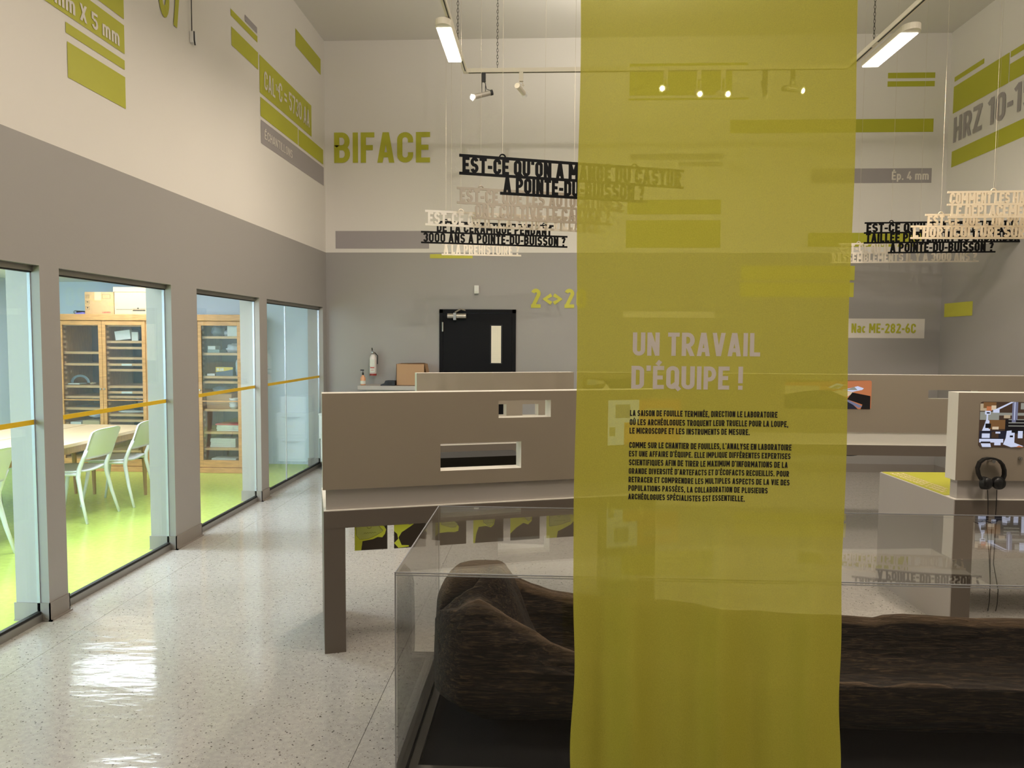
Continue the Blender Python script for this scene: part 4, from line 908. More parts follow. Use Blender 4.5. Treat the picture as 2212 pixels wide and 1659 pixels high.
for k, (px, py) in enumerate(hx):
    p = U1.loc(px, py, .45); wx = CW
    loc = U1.A+U1.u*p.x+U1.v*.45
    t = thing('skull_card', names[k], 'card', (loc.x, loc.y, CB), math.radians(18), 'skull cards hung under the table')
    Hc = CT-CB; r = .008
    pts = [(wx-r+r*math.cos(a), r+r*math.sin(a)) for a in (-PI/2, -PI/4, 0)]+[(wx, Hc), (0, Hc)]+[(r+r*math.cos(a), r+r*math.sin(a)) for a in (-PI, -PI*.75, -PI/2)]
    g = G(); g.prism(pts, 0, .004); build('clear_plate', g, 'acrylic', t)
    sc_ = lambda P: [(min(max(q[0], .004), .996)*wx, min(max(q[1]*.19, .002), Hc-.001)) for q in P]
    flat = lambda P, y: G().add([(q[0], y, q[1]) for q in P], [tuple(range(len(P)))])
    lm = shapes[k][0]; comp = list(lm[:-1])
    if comp[-1][1] < 1.3: comp.append((comp[-1][0], 1.6))
    if comp[0][1] < .05: comp = comp[1:] if comp[1][1] < .05 else comp
    comp += [(1, 1.6), (1, 0)]
    if comp[0][1] > .05: comp += [(0, 0)]
    build('taupe_print', flat(sc_(comp), -.0004), 'card_taupe', t)
    build('animal_print', flat(sc_(lm[:-2]+[(lm[-2][0], 1.6), (0, 1.6)]), -.0006), 'lime_print', t)
    sk = build('skull_print', flat(sc_(shapes[k][1]), -.0010), 'skull', t)
    g = G(); s2 = sc_(shapes[k][1]); cx_ = sum(q[0] for q in s2)/len(s2); cz_ = sum(q[1] for q in s2)/len(s2)
    g.tube([(q[0], -.0018, q[1]) for q in s2+[s2[0]]], .0009, 4)
    g.tube([(cx_+.012*math.cos(a), -.0018, cz_+.018+.01*math.sin(a)) for a in [i*PI/5 for i in range(11)]], .0009, 4)
    g.tube([(cx_-.03+.007*i, -.0018, cz_-.018+(.003 if i % 2 else -.002)) for i in range(11)], .0009, 4)
    build('line_print', g, 'skull_line', t)
    g = G(); g.box(0, wx, .006, .016, Hc-.02, Hc-.001); build('hanger', g, 'steel', t)

# photographs on the panels
def emis(n, c, s=1.0): return mat(n, (0, 0, 0, 1), .4, emit=c[:3], estr=s)
PIC = {'W': emis('screen_white', S(214, 222, 250), 1), 'N': emis('screen_navy', S(30, 32, 48)), 'K': emis('screen_black', S(14, 12, 18)), 'B': emis('screen_blue_grey', S(120, 122, 150)), 'T': emis('screen_tan', S(190, 170, 140)),
       'O': emis('screen_brown', S(125, 88, 52)), 'R': emis('screen_orange', S(196, 120, 78)), 'G': emis('screen_grey', S(150, 150, 140)), 'D': emis('screen_dark_brown', S(70, 52, 40)), 'C': emis('screen_cream', S(222, 200, 170))}
def picture(U, px, bg, items, label, glassy=True):
    a = U.loc(px[0], px[3]); b = U.loc(px[2], px[1]); x0, x1, z0, z1 = a.x, b.x, a.z, b.z; ww, hh = x1-x0, z1-z0
    r = min(ww, hh)*.06; c = []
    for cx_, cz_, a0 in ((x1-r, z0+r, -90), (x1-r, z1-r, 0), (x0+r, z1-r, 90), (x0+r, z0+r, 180)):
        c += [(cx_+r*math.cos(math.radians(a0+q)), cz_+r*math.sin(math.radians(a0+q))) for q in (0, 30, 60, 90)]
    g = G(); g.prism(c, -.003, -.0002); fr = build('screen', g, PIC[bg], U.t); fr['label'] = label
    keys = list(PIC); g = G()
    for n_, it in enumerate(items):
        m = keys.index(it[0]); y = -.0034-.00012*n_
        g.add([(x0+p[0]*ww, y, z0+p[1]*hh) for p in it[1]], [tuple(range(len(it[1])))], m)
    build('picture_content', g, [PIC[k] for k in keys], fr)
    return x0, x1, z0, z1
R_ = lambda a, b, c, d: [(a, c), (b, c), (b, d), (a, d)]
picture(U4, (2113, 869, 2290, 965), 'D', [
 ('T', R_(0, .14, .80, .96)), ('O', R_(.04, .2, .86, .99)), ('R', R_(.08, .15, .8, .9)), ('C', R_(.14, .2, .82, .92)), ('G', R_(.0, .24, .60, .78)), ('G', R_(.24, 1, .70, .76)), ('T', R_(.3, .38, .64, .71)),
 ('O', R_(.08, .4, .40, .60)), ('C', R_(.16, .24, .39, .45)), ('K', R_(.32, .58, .30, .62)), ('G', R_(.36, .56, .60, .62)), ('G', R_(.36, .56, .53, .55)), ('G', R_(.36, .56, .46, .48)), ('B', R_(.4, .45, .55, .60)),
 ('B', R_(.40, .47, .6, 1)), ('W', R_(.425, .435, .6, 1)), ('W', [(.20, .80), (.42, 1), (.38, 1), (.17, .82)]), ('W', R_(.16, .24, .76, .83)), ('W', R_(.06, .13, .72, .80)), ('K', R_(.08, .12, .74, .77)), ('W', R_(.08, .10, .6, .72)),
 ('W', [(.03, .36), (.06, .50), (.08, .62), (.12, .58), (.11, .34), (.12, .2), (.03, .2)]), ('K', R_(.07, .14, .42, .52)), ('W', R_(.07, .13, .28, .40)), ('N', R_(0, .35, .18, .36)), ('W', R_(.03, .13, .2, .30)), ('D', R_(.15, .24, .2, .34)), ('W', R_(.2, .26, .30, .34)),
 ('W', R_(.0, .3, .10, .18)), ('K', R_(.02, .14, .09, .12)), ('W', [(.02, .08), (.14, .08), (.15, .0), (.04, .0)]), ('W', R_(.19, .27, .04, .16)), ('W', [(.34, .36), (.44, .38), (.44, .1), (.56, .02), (.40, .0), (.30, .06), (.33, .2)]), ('K', R_(.38, .42, .22, .26)), ('K', R_(.4, .5, .32, .42)),
 ('W', R_(.48, .54, .2, .36)), ('W', R_(.58, .62, .1, .56)), ('G', R_(.5, .56, .84, .98)), ('W', R_(.56, .66, .8, 1)), ('R', [(.46, .0), (.56, .0), (.5, .04)]), ('W', R_(.66, .9, .1, .3)), ('G', R_(.7, .95, .4, .6))], 'lit picture of white microscopes and shelves')
picture(U3, (1694, 822, 1883, 882), 'R', [
 ('O', [(0, .9), (1, 1), (0, 1)]), ('W', [(.50, .75), (.60, .9), (.68, .84), (.62, .7)]), ('G', [(.52, .7), (.6, .84), (.66, .8), (.58, .7)]), ('W', [(.66, .66), (.84, .8), (.94, .7), (.78, .6)]), ('G', [(.7, .66), (.8, .78), (.84, .66)]),
 ('C', [(.55, .6), (.72, .42), (.8, .58), (.62, .66)]), ('R', [(.86, .56), (.96, .9), (1, .9), (1, .4)]), ('T', R_(.0, .4, .5, .8)), ('N', [(.0, 0), (.0, .5), (.3, .64), (.52, .66), (.7, .4), (.85, 0)]), ('K', [(.72, .34), (.78, .58), (.99, .46), (.99, 0), (.88, 0), (.9, .16)]), ('B', [(.72, .34), (.9, .1), (.86, .04), (.7, .3)])], 'photograph of people in dark clothes at a bench')
picture(U3, (1258, 818, 1362, 841), 'D', [('N', R_(.5, 1, 0, 1)), ('G', R_(.1, .3, .4, .9)), ('C', [(.4, 0), (.5, .5), (.6, 0)]), ('T', R_(.3, .45, .5, .8))], 'small dark photograph behind the lime banner')
picture(U1, (1312, 862, 1470, 962), 'R', [('W', R_(0, .42, .5, 1)), ('W', R_(0, .22, 0, .5)), ('G', R_(.02, .1, .2, .4)), ('B', R_(.1, .3, .6, .9)), ('T', R_(.5, .9, .7, .8))], 'lit picture seen dimly through the lime banner')
# jack knobs, cords
def knob(U, px, py, lab):
    p = U.loc(px, py); g = G(); g.cyl((p.x, 0, p.z), (p.x, -.014, p.z), .010, n=12); g.cyl((p.x, -.014, p.z), (p.x, -.018, p.z), .005, n=8); build('audio_socket', g, 'chrome', U.t)['label'] = lab
knob(U4, 2202, 990, 'small chrome socket'); knob(U3, 1826, 897, 'small chrome socket under the photograph')
g = G(); pts = []
for k in range(13):
    s_ = k/12; q = U3.loc(1800+77*s_, 978+7*math.sin(PI*s_)); pts.append((q.x, -.004+.0, q.z))
zc0 = pts[0][2]; g.tube([(p[0], .02, p[2]) for p in pts], .004, 6); build('underside_cable', g, 'black', U3.t)
# headphones on the right-hand table panel
p = U4.loc(2133, 1020)
t = thing('headphones', 'black headphones hanging on the panel below the microscope picture', 'headphones', U4.A+U4.u*p.x+Vector((0, 0, p.z)), math.radians(2))
tx = lambda px, py: (lambda q: (q.x-p.x, q.z-p.z))(U4.loc(px, py))
arcp = [(2109, 1034), (2103, 1022), (2101, 1008), (2106, 995), (2116, 987.5), (2127, 985.5), (2139, 986.5), (2150, 991), (2158, 1000), (2162, 1012), (2162, 1024), (2158, 1034)]
g = G(); q = [tx(*a) for a in arcp]
for kk in range(len(q)-1):
    a0, a1 = q[kk], q[kk+1]; c_ = (0, .02)
    def inn(v): d_ = Vector((v[0], v[1]-.0)); L_ = d_.length; return (v[0]*(1-.010/L_), v[1]*(1-.010/L_))
    b0, b1 = inn(a0), inn(a1)
    g.add([(a0[0], -.05, a0[1]), (a1[0], -.05, a1[1]), (a1[0], -.022, a1[1]), (a0[0], -.022, a0[1]), (b0[0], -.05, b0[1]), (b1[0], -.05, b1[1]), (b1[0], -.022, b1[1]), (b0[0], -.022, b0[1])],
          [(0, 1, 2, 3), (7, 6, 5, 4), (0, 4, 5, 1), (3, 2, 6, 7), (0, 3, 7, 4), (1, 5, 6, 2)])
build('headband', g, 'black', t)
for px, py, s_ in ((2119, 1041, -1), (2148, 1041, 1)):
    c_ = tx(px, py); g = G(); d_ = Vector((-s_*.55, -1, 0)).normalized()
    g.cyl((c_[0]-d_.x*.012, -.036-d_.y*.012, c_[1]), (c_[0]+d_.x*.012, -.036+d_.y*.012, c_[1]), .036, .034, n=22); build('ear_cushion', g, 'black_rubber', t)
    g = G(); g.sph((c_[0]+d_.x*.012, -.036+d_.y*.012, c_[1]), .034, 16, 8, (.9, .45, 1)); build('ear_shell', g, 'black', t, smooth=True)
    e = tx(2109 if s_ < 0 else 2158, 1034); g = G(); g.tube([(e[0], -.036, e[1]+.006), (c_[0]+s_*.02, -.036, c_[1]+.004)], .007, 6); build('yoke', g, 'black', t)
g = G(); h_ = tx(2134, 990); g.cyl((h_[0], -.0005, h_[1]-.012), (h_[0], -.055, h_[1]-.009), .006, n=10); g.cyl((h_[0], -.053, h_[1]-.009), (h_[0], -.057, h_[1]-.009), .010, n=10); tag(build('headphone_hook', g, 'chrome', None), 'small chrome hook holding the headband of the black headphones', 'hook').location = t.location
for lst, nm in (([(2126, 1056), (2127, 1080), (2127, 1112)], 'cord'), ([(2146, 1056), (2145, 1085), (2143, 1118)], 'cord')):
    q = [tx(*a) for a in lst]; g = G(); g.tube([(v[0], -.03, v[1]) for v in q], .0022, 6); build(nm, g, 'black', t)
# cords hanging behind the table front
A4 = U4.A; qs = lambda px, py, v=.3: (lambda P: P)(U4.A+U4.u*U4.loc(px, py, v).x+U4.v*v+Vector((0, 0, U4.loc(px, py, v).z)))
for i, lst in enumerate(([(2130, 1122), (2136, 1190), (2139, 1260), (2137, 1300), (2132, 1332)], [(2152, 1122), (2148, 1180), (2146, 1218), (2150, 1240), (2156, 1275), (2154, 1305), (2148, 1332)], [(2144, 1122), (2141, 1160), (2139, 1200), (2139, 1262)])):
    g = G(); g.tube([qs(*a) for a in lst], .0024, 6)
    tag(build('audio_cord', g, 'black', None), ['left thin black cord hanging under the headphone table', 'right kinked black cord hanging under the headphone table', 'middle black cord joining the left one under the headphone table'][i], 'cord', 'cords under the headphone table')
g = G(); g.tube([qs(*a) for a in [(2096, 1117), (2103, 1127), (2112, 1131), (2122, 1126), (2129, 1117)]], .003, 6); g.tube([qs(*a) for a in [(2122, 1116), (2131, 1126), (2142, 1130), (2154, 1126), (2160, 1116)]], .003, 6)
q = qs(2126, 1119); g.box(q.x-.02, q.x+.02, q.y-.01, q.y+.01, q.z-.012, q.z+.02); q = qs(2155, 1119); g.box(q.x-.012, q.x+.02, q.y-.01, q.y+.01, q.z-.012, q.z+.02)
tag(build('cable_loops', g, 'black', None), 'looped black cables and clips under the headphone table top', 'cable')

# ------------------------------------------------------------ display case with the dugout
CX0, CX1, CY0, CY1, CZ0, CZ1 = -.481, 3.25, 2.31, 3.262, .20, .874
t = thing('display_case', 'long clear acrylic display case on a black base in the foreground', 'display case', (1.4, 2.8, 0)); o = t.location
MT['case_rim'] = mat('dark_rim_metal', S(58, 55, 51), .4, .3); MT['black_cloth'] = mat('black_case_cloth', (.006, .006, .006), .9, spec=.1)
B = lambda n_, m_, *bx, par=None, **k: build(n_, G().box(*bx), m_, par or t, off=o, **k)
B('base', 'black_matt', CX0+.0, CX1, CY0, CY1, 0, CZ0-.02)
B('base_cloth', 'black_cloth', CX0+.06, CX1-.06, CY0+.06, CY1-.06, CZ0-.02, CZ0-.012)
for nm, bx in (('outer_rim', (-.012, .022)), ('inner_rim', (.034, .062))):
    a, b = bx; zt = CZ0 if nm == 'outer_rim' else CZ0+.004; g = G()
    g.box(CX0+a, CX0+b, CY0+a, CY1-a, CZ0-.02, zt); g.box(CX1-b, CX1-a, CY0+a, CY1-a, CZ0-.02, zt); g.box(CX0+b, CX1-b, CY0+a, CY0+b, CZ0-.02, zt); g.box(CX0+b, CX1-b, CY1-b, CY1-a, CZ0-.02, zt)
    build(nm, g, 'case_rim', t, off=o)
T = .006
B('pane', 'acrylic', CX0, CX0+T, CY0, CY1, CZ0+.001, CZ1-T); B('pane', 'acrylic', CX1-T, CX1, CY0, CY1, CZ0+.001, CZ1-T)
B('pane', 'acrylic', CX0+T, CX1-T, CY0, CY0+T, CZ0+.001, CZ1-T); B('pane', 'acrylic', CX0+T, CX1-T, CY1-T, CY1, CZ0+.001, CZ1-T)
B('lid', 'acrylic', CX0, CX1, CY0, CY1, CZ1-T, CZ1)
g = G(); e = .0018
for y_ in (CY0, CY1): g.box(CX0, CX1, y_-e, y_+e, CZ1-e, CZ1+e); g.box(CX0-e, CX0+e, y_-e, y_+e, CZ0, CZ1); g.box(CX1-e, CX1+e, y_-e, y_+e, CZ0, CZ1)
g.box(CX0-e, CX0+e, CY0, CY1, CZ1-e, CZ1+e); g.box(CX0+e, CX1, CY0-e, CY0+e, CZ1-.009, CZ1-.0066)
build('polished_edges', g, 'acrylic_edge', t, off=o)
# the dugout itself
YN, YFR = 2.585, 3.09
near = [(at(x, y, 1, YN).x, at(x, y, 1, YN).z) for x, y in ((985, 1321), (1012, 1304), (1034, 1296), (1051, 1304), (1090, 1330), (1125, 1350), (1156, 1367), (1190, 1391), (1240, 1411), (1320, 1424), (1400, 1434), (1500, 1446), (1600, 1458), (1720, 1468), (1818, 1475), (1861, 1476), (1904, 1488), (1969, 1479), (2034, 1481), (2063, 1491), (2212, 1498), (2400, 1506))]
far = [(at(x, y, 1, YFR).x, at(x, y, 1, YFR).z) for x, y in ((1040, 1228), (1075, 1234), (1106, 1244), (1147, 1263), (1190, 1275), (1240, 1284), (1330, 1291), (1430, 1297), (1500, 1304), (1560, 1318), (1640, 1320), (1700, 1325), (1814, 1326), (1883, 1333), (1904, 1327), (1948, 1325), (2000, 1327), (2099, 1335), (2212, 1336), (2400, 1342))]
def interp(tab, x):
    if x <= tab[0][0]: return tab[0][1]
    for (a, b), (c, d) in zip(tab, tab[1:]):
        if x <= c: return b+(d-b)*(x-a)/(c-a)
    return tab[-1][1]
def smooth(a, b, x): k = min(1, max(0, (x-a)/(b-a))); return k*k*(3-2*k)
XB = -.420; XE = 3.05; NS, NP = 380, 240
RIM_HIGHLIGHT = []; CLEFT = []  # colour masks: painted highlight on rims and prow top, painted dark in the cleft
def section(x):
    e_ = min(1, max(0, (x-XB)/.14)); rr = math.sqrt(max(0, 1-(1-e_)**2)); rr = .25+.75*rr if e_ > 0 else .25
    zn = interp(near, x); zf = interp(far, x)
    end = smooth(XE, XE-.15, x) if x > XE-.15 else 1
    top0 = .758-.085*(1-min(1, max(0, (x-XB)/.085)))**2
    if x < near[1][0]: zn = min(zn, .70-.10*(1-min(1, (x-XB)/.1))**2)
    if x < far[1][0]: zf = min(.672, top0)+0
    hol = smooth(-.20, .06, x); zi_n = (zn-.008)*(1-hol)+.36*hol; top_in = min(.764, top0)*(1-hol)+.30*hol
    hn = smooth(-.30, -.12, x); hf = smooth(-.21, -.10, x)
    zb = CZ0+.012+.10*(1-smooth(XB, XB+.22, x)); yc = 2.83
    wall = .055
    pts = [(2.74, zb), (2.62, zb+.035), (2.545, .33), (2.535, .44), (YN-.03, zn-.06), (YN-.008, zn-.008), (YN+.012, zn+.002), (YN+wall*.7, zn-.004-(.03*hn)),
           (YN+wall+.02, max(zi_n, .33)*hn+(zn+.01)*(1-hn)), (2.74, top_in+.002*(1-hol)), (2.86, top_in-.014*(1-hol)), (2.95, top_in+.01-.05*(1-hol)), (YFR-wall-.02, (max(zf-.2, .34))*hf+(zf-.005)*(1-hf)), (YFR-wall*.6, zf-.03*hf),
           (YFR-.006, zf), (YFR+.012, zf-.012), (3.115, .44), (3.10, .33), (3.03, zb+.035), (2.92, zb)]
    n_ = len(pts); out = []
    per = NP//n_
    for i in range(n_):
        p0, p1, p2, p3 = (pts[(i-1) % n_], pts[i], pts[(i+1) % n_], pts[(i+2) % n_])
        for k in range(per):
            q = k/per; q2 = q*q; q3 = q2*q
            y = .5*((2*p1[0])+(-p0[0]+p2[0])*q+(2*p0[0]-5*p1[0]+4*p2[0]-p3[0])*q2+(-p0[0]+3*p1[0]-3*p2[0]+p3[0])*q3)
            z = .5*((2*p1[1])+(-p0[1]+p2[1])*q+(2*p0[1]-5*p1[1]+4*p2[1]-p3[1])*q2+(-p0[1]+3*p1[1]-3*p2[1]+p3[1])*q3)
            y = yc+(y-yc)*(rr if e_ < 1 else 1)*(end*.8+.2)
            z = .42+(z-.42)*((.72+.28*math.sqrt(max(0, 1-(1-e_)**2))) if e_ < 1 else 1)
            # cleft running over the prow
            yg = 2.70+.0*x+max(0, (x+.27))*1.0
            CLEFT.append(math.exp(-((y-yg)/.010)**2)*smooth(-.06, -.16, x) if z > .56 else 0)
            if x < -.05 and z > .5: z -= .042*math.exp(-((y-yg)/.013)**2)*smooth(-.05, -.15, x)
            nn = noise.noise(Vector((x*4, y*30, z*30)))*.006+noise.noise(Vector((x*9, y*75, z*75)))*.0040+noise.noise(Vector((x*1.5, y*5, z*5)))*.012
            hl_ = max(math.exp(-((y-YN-.02)/.03)**2)*(z > zn-.03)*smooth(-.36, -.22, x), .8*math.exp(-((y-YFR+.02)/.03)**2)*(z > zf-.03), .7*smooth(.60, .70, z)*smooth(-.08, -.2, x)*smooth(yg-.05, yg+.05, y)*(y < 3.02)); RIM_HIGHLIGHT.append(hl_)
            d_ = Vector((0, y-yc, z-.45)); d_ = d_.normalized() if d_.length > .001 else d_
            out.append((x, y+d_.y*nn, max(z+d_.z*nn, CZ0+.006)))
    return out
xs_ = [XB+.0005+(XE-XB-.001)*((i/(NS-1))**1.35) for i in range(NS)]
g = G(); vs = []; m_ = 0
for x in xs_: s_ = section(x); m_ = len(s_); vs += s_
fs = [(k*m_+i, (k+1)*m_+i, (k+1)*m_+(i+1) % m_, k*m_+(i+1) % m_) for k in range(NS-1) for i in range(m_)]
fs += [tuple(range(m_)), tuple(range((NS-1)*m_+m_-1, (NS-1)*m_-1, -1))]
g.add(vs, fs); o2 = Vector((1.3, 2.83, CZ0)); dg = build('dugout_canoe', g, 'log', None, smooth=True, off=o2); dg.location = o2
wa = dg.data.attributes.new('rim_highlight', 'FLOAT', 'POINT'); wa.data.foreach_set('value', RIM_HIGHLIGHT); wa = dg.data.attributes.new('cleft', 'FLOAT', 'POINT'); wa.data.foreach_set('value', CLEFT)
tag(dg, 'dark weathered dugout log canoe inside the clear display case', 'canoe')

# ------------------------------------------------------------ lime banner
BY, BX0, BX1, BZ0, BZ1 = 1.75, .0675, .694, .40, 3.1
def wave(x, z):
    f = .003+.019*smooth(1.35, .6, z)
    return f*(math.sin(x*31+1.1*math.sin(z*2.1))+.6*math.sin(x*57+z*1.7+1)) + .004*math.sin(z*2.3+x*2)
def edge(z, s_): return .0022*math.sin(z*9+s_)+.0035*smooth(1.3, .6, z)*math.sin(z*17+s_*2)
g = G(); nx, nz = 90, 150; vs = []
for j in range(nz+1):
    z = BZ0+(BZ1-BZ0)*j/nz
    for i in range(nx+1):
        u = i/nx; x = BX0+(BX1-BX0)*u; x += edge(z, 0)*(1-u)+edge(z, 2)*u
        vs.append((x, BY+wave(x, z), z))
fs = [(j*(nx+1)+i, j*(nx+1)+i+1, (j+1)*(nx+1)+i+1, (j+1)*(nx+1)+i) for j in range(nz) for i in range(nx)]
g.add(vs, fs); t = thing('lime_banner', 'sheer lime banner with the heading UN TRAVAIL D’ÉQUIPE hanging in front', 'banner', ((BX0+BX1)/2, BY, BZ0))
t['label'] = 'tall sheer lime green fabric banner with white heading and black text'
build('banner_cloth', g, 'banner', t, smooth=True, off=t.location)
warp = lambda p: Vector((p.x, BY+wave(p.x, p.z)-.0016, p.z))
def btext(g, s, L, R, cap, t_, gap=.075):
    P0 = at(L[0], L[1], 1, BY); P1 = at(R[0], R[1], 1, BY); P1.z = P0.z
    put_text(g, s, P0, Vector((1, 0, 0)), Vector((0, 0, 1)), at(L[0], cap, 1, BY).z-P0.z, P1.x-P0.x, t_, gap, warp=warp)
g = G(); btext(g, 'UN TRAVAIL', (1366, 768), (1641, 770.5), 718, .175, .085); btext(g, 'D’ÉQUIPE !', (1363, 839.5), (1603, 843), 790, .175, .085)
build('white_heading', g, 'text_white', t, off=t.location)
lines = [('LA SAISON DE FOUILLE TERMINÉE, DIRECTION LE LABORATOIRE', 1360.5, 898.5, 1677.5, 885.5), ('OÙ LES ARCHÉOLOGUES TROQUENT LEUR TRUELLE POUR LA LOUPE,', 1360, 918, 1700, 905), ('LE MICROSCOPE ET LES INSTRUMENTS DE MESURE.', 1359.5, 936.5, 1618.5, 923.5),
 ('COMME SUR LE CHANTIER DE FOUILLES, L’ANALYSE EN LABORATOIRE', 1359, 967.5, 1707, 954.5), ('EST UNE AFFAIRE D’ÉQUIPE. ELLE IMPLIQUE DIFFÉRENTES EXPERTISES', 1358.5, 986, 1705, 973.5), ('SCIENTIFIQUES AFIN DE TIRER LE MAXIMUM D’INFORMATIONS DE LA', 1358.3, 1005, 1699, 992),
 ('GRANDE DIVERSITÉ D’ARTEFACTS ET D’ÉCOFACTS RECUEILLIS. POUR', 1358, 1023.5, 1702, 1011), ('RETRACER ET COMPRENDRE LES MULTIPLES ASPECTS DE LA VIE DES', 1357.7, 1042, 1703, 1029.5), ('POPULATIONS PASSÉES, LA COLLABORATION DE PLUSIEURS', 1357.3, 1060.5, 1657, 1048), ('ARCHÉOLOGUES SPÉCIALISTES EST ESSENTIELLE.', 1357, 1079, 1608, 1066.5)]
g = G()
for s_, x0, yb, x1, yc_ in lines: btext(g, s_, (x0, yb), (x1, yb), yc_, .205, .075)
build('black_text', g, 'text_black', t, off=t.location)
g = G(); g.cyl((BX0-.02, BY, BZ1+.008), (BX1+.02, BY, BZ1+.008), .010, n=12); build('hanging_rod', g, 'steel', t, off=t.location)
for x in (BX0+.03, BX1-.03): g = G(); g.cyl((x, BY, BZ1+.015), (x, BY, ZC), .001, n=6); build('hanging_wire', g, 'wire', t, off=t.location)
g = G(); g.cyl((BX0-.01, BY+wave(BX0, BZ0), BZ0), (BX1+.01, BY, BZ0), .008, n=10); build('bottom_rod', g, 'steel', t, off=t.location)

# ------------------------------------------------------------ suspended word signs
def sign(label, m, pTL, Y, yaw, pbar1, lines, rings, zt=None, grp='suspended word signs'):
    P0 = at(pTL[0], pTL[1], 1, Y); u = Vector((math.cos(yaw), math.sin(yaw), 0)); n = Vector((math.sin(yaw), -math.cos(yaw), 0))
    S_ = lambda px, py=pTL[1]: (hit(px, py, P0, n)-P0).dot(u)
    ztop = P0.z; p = ztop-at(pTL[0], pbar1, 1, Y).z; bt = .016; th = .01
    mid = P0+u*.7; loc = Vector((P0.x, P0.y, ztop-p*len(lines)))
    g = G()
    def bar(s0, s1, z):   # z = top of the bar
        a, b = P0+u*s0, P0+u*s1
        vs = [Vector((q.x, q.y, zz))+w_ for w_ in (Vector((0, 0, 0)), -n*th) for q, zz in ((a, z-bt), (b, z-bt), (b, z), (a, z))]
        g.add(vs, [(0, 1, 2, 3), (7, 6, 5, 4), (0, 4, 5, 1), (1, 5, 6, 2), (2, 6, 7, 3), (3, 7, 4, 0)])
    ext = []
    for k, (xl, xr, s_) in enumerate(lines):
        yy = pTL[1]+(pbar1-pTL[1])*(k+.5); e0, e1 = S_(xl, yy), S_(xr, yy); ext.append((e0, e1))
        base = ztop-p*(k+1)-.001; cap = p-bt+.003
        put_text(g, s_, Vector((P0.x, P0.y, 0))+u*(e0+.02)+Vector((0, 0, base)), u, Vector((0, 0, 1)), cap, e1-e0-.04, .19, .085, depth=th)
    bar(ext[0][0], ext[0][1], ztop)
    for k in range(len(lines)):
        e0, e1 = ext[k]
        if k+1 < len(lines): e0, e1 = min(e0, ext[k+1][0]), max(e1, ext[k+1][1])
        bar(e0, e1, ztop-p*(k+1))
    o_ = build('word_sign', g, m, None, off=loc); o_.location = loc; tag(o_, label, 'sign', grp)
    for px in rings:
        s0 = S_(px); c = P0+u*s0; gr = G(); rr = .018
        gr.tube([Vector((c.x, c.y, ztop-.003))+u*(rr*math.cos(a))+Vector((0, 0, rr*math.sin(a)))-n*th*.5 for a in [PI*i/10 for i in range(11)]], .005, 6)
        build('hanging_loop', gr, m, o_, off=loc)
        gw = G(); gw.cyl((c.x+n.x*-.005, c.y-n.y*.005, ztop+rr), (c.x+n.x*-.005, c.y-n.y*.005, ZC), .0011, n=5); build('hanging_wire', gw, 'wire', o_, off=loc)
r18, r17 = math.radians(17.7), math.radians(17)
sign('large black sign about CASTOR, topmost of the left sign group', 'sign_black', (992.5, 332), 4.5, r18, 370.5, [(992.5, 1478.5, "EST-CE QU'ON A MANGÉ DU CASTOR"), (1081, 1399, "À POINTE-DU-BUISSON ?")], (1086, 1372))
sign('beige sign about AUTOCHTONES hanging below the large black sign', 'sign_beige', (987.5, 403), 5.4, r17, 434.5, [(987.5, 1349.5, "EST-CE QUE LES AUTOCHTONES"), (1021, 1323.6, "ONT CULTIVÉ LE CARYER ?")], (1039, 1296))
sign('white sign about VILLAGES between the beige sign and the small black sign', 'sign_white', (918.5, 453), 5.5, math.radians(16.5), 482, [(918.5, 1297, "EST-CE QU'IL Y A EU DES VILLAGES")], (996, 1240))
sign('small black sign about CÉRAMIQUE, lowest black one of the left group', 'sign_black', (909.5, 475.5), 7.0, math.radians(14.2), 498.5, [(939, 1196, "DE LA CÉRAMIQUE PENDANT"), (909.5, 1226, "3000 ANS À POINTE-DU-BUISSON ?")], (963.5, 1176))
sign('white sign reading À LA PRÉHISTOIRE, lowest of the left group', 'sign_white', (917, 524), 7.6, math.radians(8), 547, [(954, 1126, "À LA PRÉHISTOIRE ?")], (975,))
sign('cream sign beginning COMMENT LE, topmost of the right sign group', 'sign_cream', (2047, 413), 6.1, math.radians(-3), 440, [(2047, 2300, "COMMENT LES HABITANTS"), (2049, 2290, "LE DÉPLACEMENT DES")], (2147, 2275))
sign('cream sign about HORTICULTURE crossing in front of the right black sign', 'sign_cream', (1999, 462), 6.4, 0.0, 487, [(1999, 2300, "EST-CE QUE L'ON PRATIQUAIT"), (1968, 2310, "L'HORTICULTURE SUR LE SITE")], (2033, 2270))
sign('black three line sign about LABRADOR in the right sign group', 'sign_black', (1868, 480), 8.0, math.radians(-4.5), 501.5, [(1868, 2200, "EST-CE QU'IL Y A DE LA PIERRE"), (1866.6, 2208, "TAILLÉE PROVENANT DU LABRADOR"), (1919, 2151, "À POINTE-DU-BUISSON ?")], (1926, 2148))
sign('white sign ending 3000 ANS, lowest of the right group', 'sign_white', (1800, 525.5), 8.4, math.radians(-6), 545.5, [(1812, 2003, "EST-CE QU'IL Y AVAIT"), (1793, 2115, "RASSEMBLEMENTS IL Y A 3000 ANS ?")], (1855, 1986))

